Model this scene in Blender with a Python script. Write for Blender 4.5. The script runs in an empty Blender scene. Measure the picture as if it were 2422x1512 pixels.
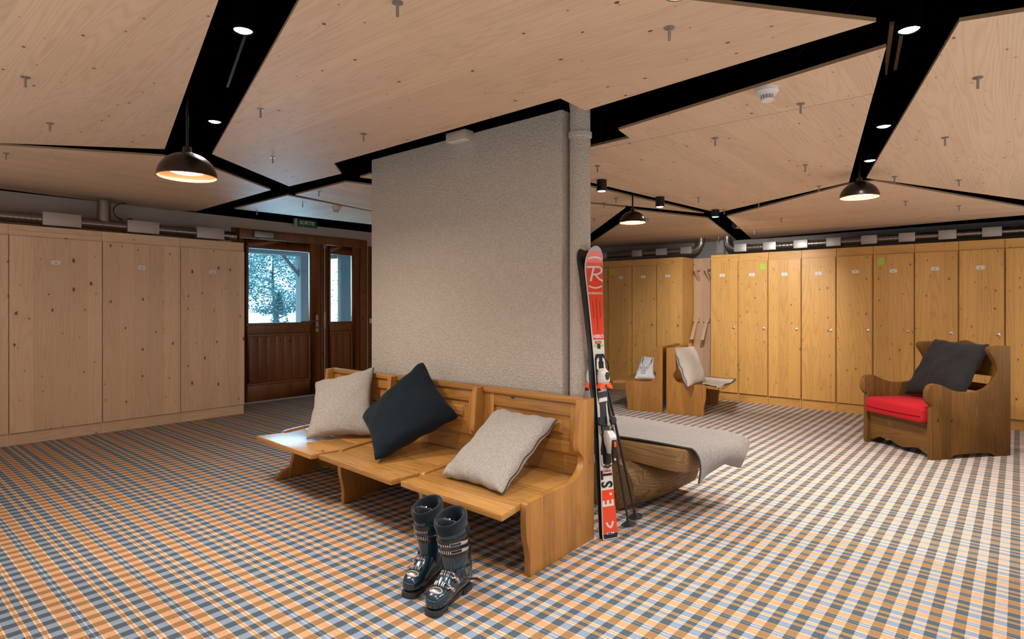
import bpy, bmesh, math, random
from mathutils import Vector, Matrix
random.seed(7)
C = bpy.context.scene.collection
R = math.radians

# ------------------------------------------------------------------ camera
cam_d = bpy.data.cameras.new('camera'); cam = bpy.data.objects.new('camera', cam_d); C.objects.link(cam)
cam.location = (0, 0, 1.38); cam.rotation_euler = (R(90), 0, R(40.6 - 90))
cam_d.sensor_width = 36; cam_d.lens = 36 * 1400 / 2422; cam_d.shift_y = -32 / 2422
cam_d.clip_start = 0.05; cam_d.clip_end = 200
bpy.context.scene.camera = cam
# ------------------------------------------------------------------ world, exposure
sc = bpy.context.scene
sc.view_settings.view_transform = 'Standard'; sc.view_settings.look = 'None'
sc.view_settings.gamma = 1; sc.view_settings.use_curve_mapping = False
sc.view_settings.exposure = 0.0
w = bpy.data.worlds.new('winter_sky'); sc.world = w; w.use_nodes = True
w.node_tree.nodes['Background'].inputs[0].default_value = (0.60, 0.88, 1.0, 1)
w.node_tree.nodes['Background'].inputs[1].default_value = 3.2

def area(name, loc, rot, sx, sy, energy, col=(1, 1, 1), portal=False):
    d = bpy.data.lights.new(name, 'AREA'); d.shape = 'RECTANGLE'; d.size = sx; d.size_y = sy
    d.energy = energy; d.color = col
    o = bpy.data.objects.new(name, d); C.objects.link(o); o.location = loc; o.rotation_euler = rot
    if portal: d.cycles.is_portal = True
    return o
# daylight entering through the two panes of the exit door
area('door_daylight', (4.55, 8.72, 1.72), (R(-78), 0, 0), 1.9, 1.05, 70, (0.36, 0.72, 1.0))
# added fill lights at the unseen walls, tilted up to brighten the ceiling
area('fill_light_behind', (-1.5, 3.2, 1.25), (0, R(-140), 0), 1.6, 8.5, 98, (1.0, 0.98, 0.96))
area('fill_light_side', (3.9, -1.5, 1.25), (R(140), 0, 0), 10, 1.6, 98, (1.0, 0.98, 0.96))

def spot(name, loc, target, energy, size=125, blend=0.7, col=(1.0, 0.97, 0.93), rad=0.035):
    d = bpy.data.lights.new(name, 'SPOT'); d.energy = energy; d.spot_size = R(size); d.spot_blend = blend
    d.color = col; d.shadow_soft_size = rad
    o = bpy.data.objects.new(name, d); C.objects.link(o); o.location = loc
    v = Vector(target) - Vector(loc); o.rotation_euler = v.to_track_quat('-Z', 'Y').to_euler()
    return o

# ------------------------------------------------------------------ node helper
class NT:
    def __init__(s, name):
        s.mat = bpy.data.materials.new(name); s.mat.use_nodes = True
        s.t = s.mat.node_tree; s.b = s.t.nodes['Principled BSDF']
    def node(s, typ, **kw):
        n = s.t.nodes.new(typ)
        for k, v in kw.items(): setattr(n, k, v)
        return n
    def lk(s, a, b): s.t.links.new(a, b)
    def put(s, inp, v):
        if isinstance(v, bpy.types.NodeSocket): s.t.links.new(v, inp)
        else: inp.default_value = v
    def m(s, op, a, b=None, c=None, clamp=False):
        n = s.node('ShaderNodeMath', operation=op, use_clamp=clamp)
        s.put(n.inputs[0], a)
        if b is not None: s.put(n.inputs[1], b)
        if c is not None: s.put(n.inputs[2], c)
        return n.outputs[0]
    def xyz(s, v):
        n = s.node('ShaderNodeSeparateXYZ'); s.put(n.inputs[0], v); return n.outputs
    def vec(s, x, y, z):
        n = s.node('ShaderNodeCombineXYZ'); s.put(n.inputs[0], x); s.put(n.inputs[1], y); s.put(n.inputs[2], z); return n.outputs[0]
    def noise(s, v, scale=1, detail=2, rough=0.5):
        n = s.node('ShaderNodeTexNoise'); s.put(n.inputs['Vector'], v)
        n.inputs['Scale'].default_value = scale; n.inputs['Detail'].default_value = detail; n.inputs['Roughness'].default_value = rough
        return n.outputs['Fac']
    def mix(s, f, a, b, mode='MIX'):
        n = s.node('ShaderNodeMix', data_type='RGBA', blend_type=mode)
        s.put(n.inputs[0], f); s.put(n.inputs[6], a if isinstance(a, bpy.types.NodeSocket) else (*a, 1)[:4]); s.put(n.inputs[7], b if isinstance(b, bpy.types.NodeSocket) else (*b, 1)[:4])
        return n.outputs[2]
    def smooth(s, v, lo, hi):
        n = s.node('ShaderNodeMapRange', interpolation_type='SMOOTHSTEP')
        s.put(n.inputs[0], v); s.put(n.inputs[1], lo); s.put(n.inputs[2], hi); return n.outputs[0]
    def obj(s): return s.node('ShaderNodeTexCoord').outputs['Object']
    def bump(s, h, strength=0.2, dist=0.01):
        n = s.node('ShaderNodeBump'); n.inputs['Strength'].default_value = strength; n.inputs['Distance'].default_value = dist
        s.put(n.inputs['Height'], h); s.lk(n.outputs[0], s.b.inputs['Normal'])
    def base(s, col, rough=0.5, metal=0.0, spec=0.5):
        s.put(s.b.inputs['Base Color'], col if isinstance(col, bpy.types.NodeSocket) else (*col, 1)[:4])
        s.put(s.b.inputs['Roughness'], rough); s.b.inputs['Metallic'].default_value = metal
        s.b.inputs['Specular IOR Level'].default_value = spec

def plain(name, col, rough=0.5, metal=0.0, spec=0.5, bump=None, coat=0):
    n = NT(name); n.base(col, rough, metal, spec)
    if bump: n.bump(n.noise(n.obj(), bump[0], 3), bump[1], bump[2])
    if coat: n.b.inputs['Coat Weight'].default_value = coat; n.b.inputs['Coat Roughness'].default_value = 0.08
    return n.mat

def emit(name, col, strength):
    n = NT(name); n.b.inputs['Base Color'].default_value = (*col, 1)
    n.b.inputs['Emission Color'].default_value = (*col, 1); n.b.inputs['Emission Strength'].default_value = strength
    return n.mat

AX = {'X': 0, 'Y': 1, 'Z': 2}
def wood(name, light, dark, knot, along='Z', across='X', board=0.12, kn=0.5, ksz=1.0, kdens=(7, 3.5), ring=0.35, fib=0.12,
         tone=0.16, joint=0.25, rough=0.42, spec=0.4, rand=True, wear=0.0, kstretch=None, bumps=0.12):
    n = NT(name); o = n.xyz(n.obj())
    L = o[AX[along]]; A = o[AX[across]]; D = o[3 - AX[along] - AX[across]]
    if rand:
        rnd = n.m('MULTIPLY', n.node('ShaderNodeObjectInfo').outputs['Random'], 53.0)
    else: rnd = n.m('ADD', 0.0, 0.37)
    bq = n.m('ADD', n.m('DIVIDE', A, board), rnd)
    bi = n.m('FLOOR', bq)
    wn = n.node('ShaderNodeTexWhiteNoise', noise_dimensions='1D'); n.lk(n.m('ADD', bi, n.m('MULTIPLY', rnd, 3.1)), wn.inputs['W'])
    r1 = wn.outputs['Value']
    A2 = n.m('ADD', A, n.m('MULTIPLY', r1, 13.7)); L2 = n.m('ADD', n.m('ADD', L, n.m('MULTIPLY', r1, 31.0)), rnd)
    # knots
    vor = n.node('ShaderNodeTexVoronoi', voronoi_dimensions='2D'); vor.inputs['Scale'].default_value = 1
    A3 = n.m('ADD', A, rnd); L3 = n.m('ADD', L, n.m('MULTIPLY', rnd, 1.7))
    n.lk(n.vec(n.m('MULTIPLY', A3, kdens[0]), n.m('MULTIPLY', L3, kdens[1]), 0.0), vor.inputs['Vector'])
    cr = n.xyz(vor.outputs['Color']); d = vor.outputs['Distance']
    ksize = n.m('MULTIPLY', n.m('MULTIPLY_ADD', n.m('POWER', cr[0], 2.5), 0.055, 0.022), ksz)
    kpres = n.m('GREATER_THAN', cr[1], 1 - kn)
    dk = n.m('ADD', d, n.m('MULTIPLY', n.m('SUBTRACT', n.noise(n.vec(A3, L3, 0.0), 60, 2), 0.5), n.m('MULTIPLY', ksize, 0.9)))
    kmask = n.m('MULTIPLY', n.m('SUBTRACT', 1.0, n.smooth(dk, n.m('MULTIPLY', ksize, 0.6), ksize)), kpres)
    halo = n.m('MULTIPLY', n.m('SUBTRACT', 1.0, n.smooth(d, 0.0, n.m('MULTIPLY', ksize, 5.0))), kpres)
    # growth rings as contour lines of stretched noise
    g = n.noise(n.vec(n.m('MULTIPLY', A2, 5.0), n.m('MULTIPLY', D, 5.0), n.m('MULTIPLY', L2, 0.26)), 1, 2, 0.40)
    g = n.m('ADD', g, n.m('MULTIPLY', halo, 0.010))
    rg = n.m('POWER', n.m('MULTIPLY_ADD', n.m('SINE', n.m('MULTIPLY', g, 190.0)), 0.5, 0.5), 2.5)
    fb = n.noise(n.vec(n.m('MULTIPLY', A2, 130.0), n.m('MULTIPLY', D, 130.0), n.m('MULTIPLY', L2, 2.4)), 1, 2)
    big = n.noise(n.vec(n.m('MULTIPLY', A2, 2.0), n.m('MULTIPLY', D, 2.0), n.m('MULTIPLY', L2, 0.8)), 1, 1)
    f = n.m('ADD', n.m('MULTIPLY', rg, ring), n.m('MULTIPLY', n.m('SUBTRACT', fb, 0.35), fib * 2.2))
    f = n.m('ADD', f, n.m('MULTIPLY', n.m('SUBTRACT', big, 0.5), 0.5))
    f = n.m('ADD', f, n.m('MULTIPLY', halo, 0.12), clamp=True)
    col = n.mix(f, light, dark)
    t = n.m('MULTIPLY_ADD', n.m('SUBTRACT', r1, 0.5), tone * 2, 1.0)
    fr = n.m('FRACT', bq)
    jn = n.m('MULTIPLY', n.m('LESS_THAN', fr, 0.014), joint)
    t = n.m('MULTIPLY', t, n.m('SUBTRACT', 1.0, jn))
    hsv = n.node('ShaderNodeHueSaturation'); n.lk(col, hsv.inputs['Color']); n.lk(t, hsv.inputs['Value'])
    col = n.mix(kmask, hsv.outputs[0], knot)
    if wear:
        wz = n.noise(n.vec(o[0], o[1], o[2]), 9, 5, 0.7)
        wm = n.m('MULTIPLY', n.smooth(wz, 0.56, 0.72), wear)
        col = n.mix(wm, col, tuple(min(1, c * 0.55 + 0.25) for c in light))
    n.base(col, n.m('MULTIPLY_ADD', fb, 0.2, rough - 0.1), 0, spec)
    n.bump(n.m('SUBTRACT', n.m('ADD', rg, fb), n.m('MULTIPLY', jn, 8.0)), bumps, 0.002)
    return n.mat

K1 = (0.12, 0.045, 0.014)
LEFT = dict(light=(0.72, 0.515, 0.345), dark=(0.53, 0.345, 0.205), knot=(0.19, 0.08, 0.03), kn=0.55, ksz=1.35, kdens=(6.5, 3.6), board=0.15, tone=0.07, ring=.30)
W_LEFT = wood('pale_pine', along='Z', across='X', **LEFT)
W_LEFTH = wood('pale_pine_board', along='X', across='Z', **{**LEFT, 'board': 0.5, 'kn': .35})
HON = dict(light=(0.70, 0.385, 0.115), dark=(0.49, 0.23, 0.048), knot=(0.19, 0.062, 0.014), kn=0.68, ksz=1.15, kdens=(9, 5.0), board=0.13, tone=0.08)
W_RIGHT = wood('honey_pine', along='Z', across='Y', **HON)
W_RIGHTX = wood('honey_pine_side', along='Z', across='X', **HON)
W_RIGHTH = wood('honey_pine_board', along='Y', across='Z', **{**HON, 'board': 0.5, 'kn': .45})
CE = dict(light=(0.70, 0.52, 0.365), dark=(0.47, 0.295, 0.18), knot=(0.15, 0.065, 0.028), kn=0.55, ksz=1.0, kdens=(7.0, 5.0), board=0.17, tone=0.05, rough=0.6, ring=0.24, fib=0.12, joint=0.10, bumps=.06)
W_CEX = wood('ceiling_pine_across', along='X', across='Y', **CE)
W_CEY = wood('ceiling_pine_along', along='Y', across='X', **CE)
W_CEDGE = plain('ceiling_board_edge', (0.30, 0.19, 0.10), 0.7)
BE = dict(light=(0.43, 0.20, 0.047), dark=(0.235, 0.09, 0.016), knot=(0.10, 0.03, 0.008), kn=0.18, ksz=0.9, kdens=(5, 3), board=0.11, tone=0.13, rough=0.36, spec=0.5, joint=0.35, ring=.4)
W_BSIDE = wood('oiled_pine_upright', along='Z', across='X', wear=0.12, **BE)
W_BSIDEY = wood('oiled_pine_stile', along='Z', across='Y', wear=0.05, **BE)
W_BSEAT = wood('oiled_pine_seat', along='Y', across='X', wear=.15, **{**BE, 'board': .17, 'light': (0.49, 0.245, 0.068), 'rough': 0.30})
W_BRAIL = wood('oiled_pine_rail', along='Y', across='Z', wear=0.08, **{**BE, 'board': .4})
W_SEATX = wood('oiled_pine_seat_across', along='X', across='Y', **{**BE, 'board': .17, 'light': (0.54, 0.28, 0.082)})
W_RAILX = wood('oiled_pine_rail_across', along='X', across='Z', **{**BE, 'board': .4})
AR = dict(light=(0.205, 0.098, 0.024), dark=(0.085, 0.033, 0.008), knot=(0.05, 0.018, 0.006), kn=0.3, ksz=1.2, kdens=(6, 4), board=0.10, tone=0.2, rough=0.6, spec=0.2, joint=0.3)
W_ARM = wood('dark_stained_pine', along='Z', across='Y', wear=0.1, **AR)
W_ARMX = wood('dark_stained_pine_front', along='X', across='Z', wear=0.22, **{**AR, 'board': .3})
W_ARM2 = wood('dark_stained_pine_side', along='Z', across='X', wear=0.1, **AR)
W_ARMY = wood('dark_stained_pine_apron', along='Y', across='Z', wear=0.15, **{**AR, 'board': .3})
LG = dict(light=(0.23, 0.135, 0.058), dark=(0.085, 0.042, 0.015), knot=(0.045, 0.02, 0.008), kn=0.4, ksz=2.2, kdens=(4, 3), board=5.0, tone=0.0, rough=0.55, spec=0.3, ring=0.55, fib=0.3, bumps=.5)
W_LOG = wood('weathered_log', along='X', across='Z', **LG)
W_SLAB = wood('weathered_slab', along='Y', across='X', **{**LG, 'light': (0.34, 0.20, 0.085), 'dark': (0.15, 0.078, 0.028)})
DO = dict(light=(0.21, 0.072, 0.018), dark=(0.10, 0.030, 0.008), knot=(0.018, 0.007, 0.003), kn=0.4, ksz=1.7, kdens=(7, 4), board=0.11, tone=0.16, rough=0.35, spec=0.5)
W_DOOR = wood('red_brown_door_wood', along='Z', across='X', **DO)
W_DOORH = wood('red_brown_door_rail', along='X', across='Z', **{**DO, 'board': .4, 'kn': .2})
NI = dict(light=(0.62, 0.44, 0.30), dark=(0.45, 0.29, 0.17), knot=(0.15, 0.07, 0.03), kn=0.5, ksz=0.9, kdens=(9, 5), board=0.13, tone=0.05)
W_NICHE = wood('raw_pine', along='Z', across='Y', **NI)
M_POST = plain('weathered_grey_timber', (0.17, 0.22, 0.25), 0.8, bump=(30, .4, .01))

# carpet: tartan bands of the weave
def carpet():
    n = NT('tartan_carpet'); o = n.xyz(n.obj())
    seq = [(0, 'c'), (.006, 'o'), (.053, 'c'), (.058, 'b'), (.076, 'w'), (.080, 'b'), (.095, 'c'), (.099, 'o'), (.145, 'c'), (.151, 'b'), (.201, 'c'),
           (.206, 'o'), (.219, 'c'), (.223, 'b'), (.253, 'c'), (.258, 'o'), (.271, 'c'), (.277, 'b')]
    li = {'c': (0.84, 0.69, 0.52), 'o': (0.74, 0.395, 0.225), 'b': (0.29, 0.355, 0.47), 'w': (0.66, 0.72, 0.78)}
    dk = {'c': (0.46, 0.31, 0.15), 'o': (0.355, 0.21, 0.10), 'b': (0.092, 0.125, 0.155), 'w': (0.24, 0.27, 0.30)}
    t = n.m('FRACT', n.m('DIVIDE', n.m('SUBTRACT', o[0], 0.669 - 3.125), 0.3125))
    ramps = []
    for pal in (li, dk):
        r = n.node('ShaderNodeValToRGB'); r.color_ramp.interpolation = 'CONSTANT'; e = r.color_ramp.elements
        while len(e) < len(seq): e.new(0.5)
        for i, (p, c) in enumerate(seq): e[i].position = p / .323; e[i].color = (*pal[c], 1)
        n.lk(t, r.inputs[0]); ramps.append(r.outputs[0])
    s = n.m('LESS_THAN', n.m('FRACT', n.m('DIVIDE', n.m('SUBTRACT', 1.593 + 8.87, o[1]), 0.0887)), 0.51)
    col = n.mix(s, ramps[1], ramps[0])
    # second carpet length, laid with its pile the other way: its paler sheen is put into the colour
    hs = n.node('ShaderNodeHueSaturation'); hs.inputs['Saturation'].default_value = 0.72; hs.inputs['Value'].default_value = 1.0
    n.lk(col, hs.inputs['Color'])
    col = n.mix(n.m('GREATER_THAN', o[0], 3.925), col, hs.outputs[0])
    sp = n.noise(n.obj(), 420, 2, 0.8); sp2 = n.noise(n.obj(), 95, 2, .7)
    h2 = n.node('ShaderNodeHueSaturation'); n.lk(col, h2.inputs['Color'])
    n.lk(n.m('ADD', n.m('MULTIPLY_ADD', sp, 0.75, 0.62), n.m('MULTIPLY', n.m('SUBTRACT', sp2, .5), 0.3)), h2.inputs['Value'])
    n.base(h2.outputs[0], 0.95, 0, 0.15)
    n.bump(sp, 0.5, 0.004)
    return n.mat
M_CARPET = carpet()

def fabric(name, c1, c2, scale=260, bump=0.35, rough=0.95, sheen=0.2, big=None):
    n = NT(name); a = n.noise(n.obj(), scale, 3, 0.8); b = n.noise(n.obj(), scale * .25, 2, .7)
    f = n.m('ADD', n.m('MULTIPLY', n.smooth(a, .38, .62), .8), n.m('MULTIPLY', b, .3), clamp=True)
    col = n.mix(f, c1, c2)
    if big: col = n.mix(n.smooth(n.noise(n.obj(), 5, 2), .45, .65), col, big)
    n.base(col, rough, 0, 0.15); n.b.inputs['Sheen Weight'].default_value = sheen
    n.bump(a, bump, 0.003)
    return n.mat
M_WOOL = fabric('grey_felted_wool', (0.19, 0.165, 0.145), (0.50, 0.455, 0.41))
M_WOOL2 = fabric('light_felted_wool', (0.40, 0.37, 0.34), (0.66, 0.62, 0.57))
M_BLANKET = fabric('grey_brown_wool_blanket', (0.13, 0.115, 0.11), (0.35, 0.315, 0.30), 200)
M_BLACKCL = fabric('blue_black_cotton', (0.004, 0.008, 0.012), (0.012, 0.019, 0.026), 320, .2, sheen=.05)
M_GREYCL = fabric('charcoal_cotton', (0.016, 0.015, 0.016), (0.038, 0.036, 0.038), 320, .2, sheen=.08)
M_RED = fabric('red_cotton', (0.42, 0.010, 0.018), (0.52, 0.018, 0.026), 400, .15, .8, sheen=.03)
M_WHITECL = fabric('white_linen', (0.62, 0.64, 0.66), (0.80, 0.82, 0.84), 350, .15)
M_PIPING = plain('charcoal_piping', (0.03, 0.03, 0.033), 0.8)
M_PRINT = plain('grey_textile_print', (0.10, 0.12, 0.15), 0.9)

def stucco():
    n = NT('pebbled_plaster'); a = n.noise(n.obj(), 85, 3, .55); b = n.noise(n.obj(), 9, 2)
    col = n.mix(n.smooth(a, .35, .65), (0.50, 0.45, 0.39), (0.59, 0.535, 0.47))
    n.base(col, .9, 0, .2); n.bump(a, 0.9, 0.012); return n.mat
M_STUCCO = stucco()
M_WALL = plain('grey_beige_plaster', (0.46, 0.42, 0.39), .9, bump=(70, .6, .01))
M_WALLD = plain('dark_grey_plaster', (0.34, 0.31, 0.30), .9, bump=(70, .6, .01))  # darker grey plaster of the right wall and the pipe bracket
M_BLACK = plain('black_painted_soffit', (0.0012, 0.0012, 0.0016), 1, spec=0)
M_BLACKM = plain('satin_black_metal', (0.012, 0.010, 0.009), .35, .3)
M_LAMP = plain('bronze_black_enamel', (0.030, 0.018, 0.013), .30, .4)
M_COPPER = plain('copper_lining', (0.75, 0.30, 0.13), .35, .35)
M_DISC = emit('spot_lens', (0.86, 0.96, 1.0), 40)
M_GLOW = emit('frosted_lamp_glow', (1.0, 0.93, 0.84), 14)
M_DUCT = plain('spiral_galvanised_steel', (0.30, 0.28, 0.27), .30, .9)
M_BOX = plain('satin_aluminium', (0.50, 0.47, 0.45), .45, .75)
M_STEEL = plain('polished_steel', (0.66, 0.65, 0.64), .22, 1)
M_ZINC = plain('zinc_bolt', (0.34, 0.33, 0.33), .4, .8)
M_CHROME = plain('buckle_chrome', (0.80, 0.76, 0.74), .18, 1)
M_WHITEP = plain('white_plastic', (0.74, 0.73, 0.71), .4)
M_OFFP = plain('cream_plastic', (0.55, 0.47, 0.38), .5)
M_SLOT = plain('detector_grille', (0.28, 0.27, 0.26), .5)
M_PAPER = plain('white_label', (0.76, 0.75, 0.76), .6)
M_INK = plain('dark_ink', (0.05, 0.05, 0.06), .6)
M_NOTE = plain('lime_sticky_note', (0.40, 0.66, 0.05), .7)
M_GREEN = plain('exit_sign_green', (0.006, 0.13, 0.065), .4)
M_SIGNTXT = plain('exit_sign_letters', (0.62, 0.74, 0.70), .5)
M_DARKGAP = plain('shadow_gap', (0.02, 0.012, 0.006), .9)
M_SNOW = plain('snow', (0.90, 0.93, 0.96), .8, bump=(3, .3, .1))
M_CONC = plain('blue_grey_concrete', (0.14, 0.20, 0.22), .9, bump=(25, .5, .01))
M_LEAF = plain('frosted_needles', (0.045, 0.20, 0.25), .7)
M_TRUNK = plain('dark_bark', (0.05, 0.09, 0.10), .9)
M_BOOT = plain('midnight_blue_shell', (0.010, 0.040, 0.068), .22, .35, .6, coat=.8)
M_BOOTD = plain('black_shell', (0.010, 0.012, 0.015), .28, 0, .5, coat=.4)
M_LINER = fabric('dark_boot_liner', (0.004, 0.008, 0.014), (0.011, 0.020, 0.032), 200, .2)
M_SOLE = plain('boot_sole_rubber', (0.028, 0.032, 0.036), .5)
M_SKR = plain('ski_orange_red', (0.78, 0.055, 0.012), .22, coat=.6)
M_SKW = plain('ski_white', (0.70, 0.67, 0.64), .25, coat=.6)
M_SKB = plain('ski_black', (0.012, 0.013, 0.015), .3)
M_SKG = plain('ski_tip_grey', (0.30, 0.30, 0.30), .3, .5)
M_BRED = plain('binding_orange', (0.85, 0.10, 0.02), .35)
M_LIME = plain('lime_print', (0.35, 0.55, 0.08), .5)
n_ = NT('door_glass'); t_ = n_.t
tr = n_.node('ShaderNodeBsdfTransparent'); tr.inputs[0].default_value = (0.93, 0.98, 1, 1)
gl = n_.node('ShaderNodeBsdfGlossy'); gl.inputs['Roughness'].default_value = .02
fz = n_.node('ShaderNodeFresnel'); fz.inputs[0].default_value = 1.45
mx = n_.node('ShaderNodeMixShader'); n_.lk(fz.outputs[0], mx.inputs[0]); n_.lk(tr.outputs[0], mx.inputs[1]); n_.lk(gl.outputs[0], mx.inputs[2])
n_.lk(mx.outputs[0], t_.nodes['Material Output'].inputs[0]); M_GLASS = n_.mat

# ------------------------------------------------------------------ mesh helpers
class MB:
    def __init__(s): s.v = []; s.f = []; s.T = None
    def add(s, vs, fs):
        o = len(s.v); s.v += [tuple(s.T @ Vector(p)) if s.T else tuple(p) for p in vs]; s.f += [tuple(i + o for i in f) for f in fs]; return s
    def box(s, x0, x1, y0, y1, z0, z1):
        v = [(x, y, z) for x in (x0, x1) for y in (y0, y1) for z in (z0, z1)]
        return s.add(v, [(0, 1, 3, 2), (4, 6, 7, 5), (0, 4, 5, 1), (2, 3, 7, 6), (0, 2, 6, 4), (1, 5, 7, 3)])
    def loops(s, ls, cap0=True, cap1=True, closed=True):
        n = len(ls[0]); v = [p for l in ls for p in l]; f = []
        for i in range(len(ls) - 1):
            for j in range(n if closed else n - 1):
                a = i * n + j; b = i * n + (j + 1) % n; f.append((a, b, b + n, a + n))
        if cap0: f.append(tuple(range(n))[::-1])
        if cap1: f.append(tuple((len(ls) - 1) * n + j for j in range(n)))
        return s.add(v, f)
    def prism(s, poly, ax, a0, a1):
        def p(q, a):
            return {'x': (a, q[0], q[1]), 'y': (q[0], a, q[1]), 'z': (q[0], q[1], a)}[ax]
        return s.loops([[p(q, a0) for q in poly], [p(q, a1) for q in poly]])
    def slab(s, poly, z0, z1):   # poly of (x,y); z0/z1 numbers or functions
        g = lambda z, q: z(*q) if callable(z) else z
        return s.loops([[(q[0], q[1], g(z0, q)) for q in poly], [(q[0], q[1], g(z1, q)) for q in poly]])
    def tube(s, pts, r, n=10, cap=True):
        ls = []; pts = [Vector(p) for p in pts]; up = None
        for i, p in enumerate(pts):
            t = (pts[min(i + 1, len(pts) - 1)] - pts[max(i - 1, 0)]).normalized()
            if up is None: up = t.orthogonal().normalized()
            up = (up - t * up.dot(t)).normalized(); sd = t.cross(up); rr = r[i] if isinstance(r, (list, tuple)) else r
            ls.append([tuple(p + (up * math.cos(2 * math.pi * k / n) + sd * math.sin(2 * math.pi * k / n)) * rr) for k in range(n)])
        return s.loops(ls, cap, cap)
    def lathe(s, prof, c=(0, 0, 0), n=32, cap0=False, cap1=False):
        return s.loops([[(c[0] + r * math.cos(2 * math.pi * k / n), c[1] + r * math.sin(2 * math.pi * k / n), c[2] + z) for k in range(n)] for r, z in prof], cap0, cap1)
    def build(s, name, mat, parent=None, bevel=0, seg=2, smooth=None, doubles=True):
        bm = bmesh.new(); vs = [bm.verts.new(p) for p in s.v]
        for f in s.f:
            if len(set(f)) > 2:
                try: bm.faces.new([vs[i] for i in f])
                except ValueError: pass
        if doubles: bmesh.ops.remove_doubles(bm, verts=bm.verts, dist=1e-6)
        bmesh.ops.recalc_face_normals(bm, faces=bm.faces)
        if bevel:
            ed = [e for e in bm.edges if len(e.link_faces) == 2 and e.calc_face_angle(0) > R(28)]
            bmesh.ops.bevel(bm, geom=ed, offset=bevel, segments=seg, profile=.6, affect='EDGES', clamp_overlap=True)
        me = bpy.data.meshes.new(name); bm.to_mesh(me); bm.free()
        return link(name, me, mat, parent, smooth if smooth is not None else (38 if bevel else None))
def link(name, me, mat, parent=None, smooth=None):
    me.materials.append(mat)
    if smooth:
        for p in me.polygons: p.use_smooth = True
        me.set_sharp_from_angle(angle=R(smooth))
    o = bpy.data.objects.new(name, me); C.objects.link(o)
    if parent: o.parent = parent
    return o
def tag(o, label=None, cat=None, group=None, kind=None):
    if label: o['label'] = label
    if cat: o['category'] = cat
    if group: o['group'] = group
    if kind: o['kind'] = kind
    return o
def thing(name, label, cat, loc=(0, 0, 0), rz=0, group=None):
    o = bpy.data.objects.new(name, None); C.objects.link(o); o.location = loc; o.rotation_euler = (0, 0, rz); o.empty_display_size = .1
    return tag(o, label, cat, group)
def struct(o): o['kind'] = 'structure'; return o
def copy_tree(o, parent=None):
    c = o.copy(); C.objects.link(c); c.parent = parent
    for ch in list(o.children): copy_tree(ch, c)
    return c
def text_mesh(name, body, size, mat, parent, M, extrude=0.0006, sx=1.0, bold=0.0):
    cu = bpy.data.curves.new('t', 'FONT'); cu.body = body; cu.size = size; cu.extrude = extrude; cu.offset = bold
    cu.align_x = 'CENTER'; cu.align_y = 'CENTER'; cu.resolution_u = 3
    ob = bpy.data.objects.new('t', cu); C.objects.link(ob)
    dg = bpy.context.evaluated_depsgraph_get(); me = bpy.data.meshes.new_from_object(ob.evaluated_get(dg))
    bpy.data.objects.remove(ob); bpy.data.curves.remove(cu)
    me.transform(M @ Matrix.Diagonal((sx, 1, 1, 1)))
    return link(name, me, mat, parent)
def frame(o, x, y):      # matrix from origin, x axis and y axis
    x = Vector(x).normalized(); y = (Vector(y) - x * Vector(y).dot(x)).normalized(); z = x.cross(y)
    m = Matrix((x, y, z)).transposed().to_4x4(); m.translation = Vector(o); return m

def chaikin(pts, keep, it=2):
    """round an open or closed outline; keep(p) says which points stay sharp"""
    for _ in range(it):
        out = []; n = len(pts)
        for i, p in enumerate(pts):
            a, b = pts[i - 1], pts[(i + 1) % n]
            if keep(p): out.append(p)
            else: out += [tuple(p[k] * .75 + a[k] * .25 for k in (0, 1)), tuple(p[k] * .75 + b[k] * .25 for k in (0, 1))]
        pts = out
    return pts

# ================================================================== THE SETTING
X0, X1, Y0, Y1 = -1.6, 9.42, -1.6, 8.30
struct(MB().box(X0, X1, Y0, Y1 + 0.03, -0.1, 0).build('floor', M_CARPET))
zc = lambda x, y: 2.51 - .0163 * x + .0172 * y            # height of the suspended boards
zc3 = lambda x, y: zc(x, y) + .016
ceiling = struct(MB().box(X0 - .2, X1 + .2, Y0 - .2, Y1 + .2, 3.05, 3.15).build('ceiling', M_BLACK))
# walls: plaster to 2.62 m, black paint above
wl = MB().box(X0 - .2, 3.70, Y1, Y1 + .2, -.1, 2.66).box(5.93, X1 + .2, Y1, Y1 + .2, -.1, 2.62).box(3.70, 5.93, Y1, Y1 + .2, 2.47, 2.62)
wall_left = struct(wl.build('wall_left', M_WALL))
struct(MB().box(X0 - .2, X1 + .2, Y1 - .005, Y1 + .2, 2.62, 3.1).build('trim_1', M_BLACK))
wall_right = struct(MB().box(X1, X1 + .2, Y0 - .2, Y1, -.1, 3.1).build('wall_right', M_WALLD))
struct(MB().box(X0 - .2, X0, Y0 - .2, Y1, -.1, 3.1).build('wall_back', M_WALL))
struct(MB().box(X0, X1, Y0 - .2, Y0, -.1, 3.1).build('wall_near', M_WALL))
pillar = struct(MB().box(3.04, 3.31, 2.19, 4.18, 0, 2.625).build('wall_centre', M_STUCCO, bevel=.012))
struct(MB().box(3.042, 3.308, 2.192, 4.178, 2.62, 3.06).build('trim_2', M_BLACK))
struct(MB().box(X1 - .012, X1 + .1, Y0, 3.45, 2.42, 3.06).box(X1 - .012, X1 + .1, 3.45, Y1, 2.475, 3.06).build('trim_3', M_BLACK))
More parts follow.
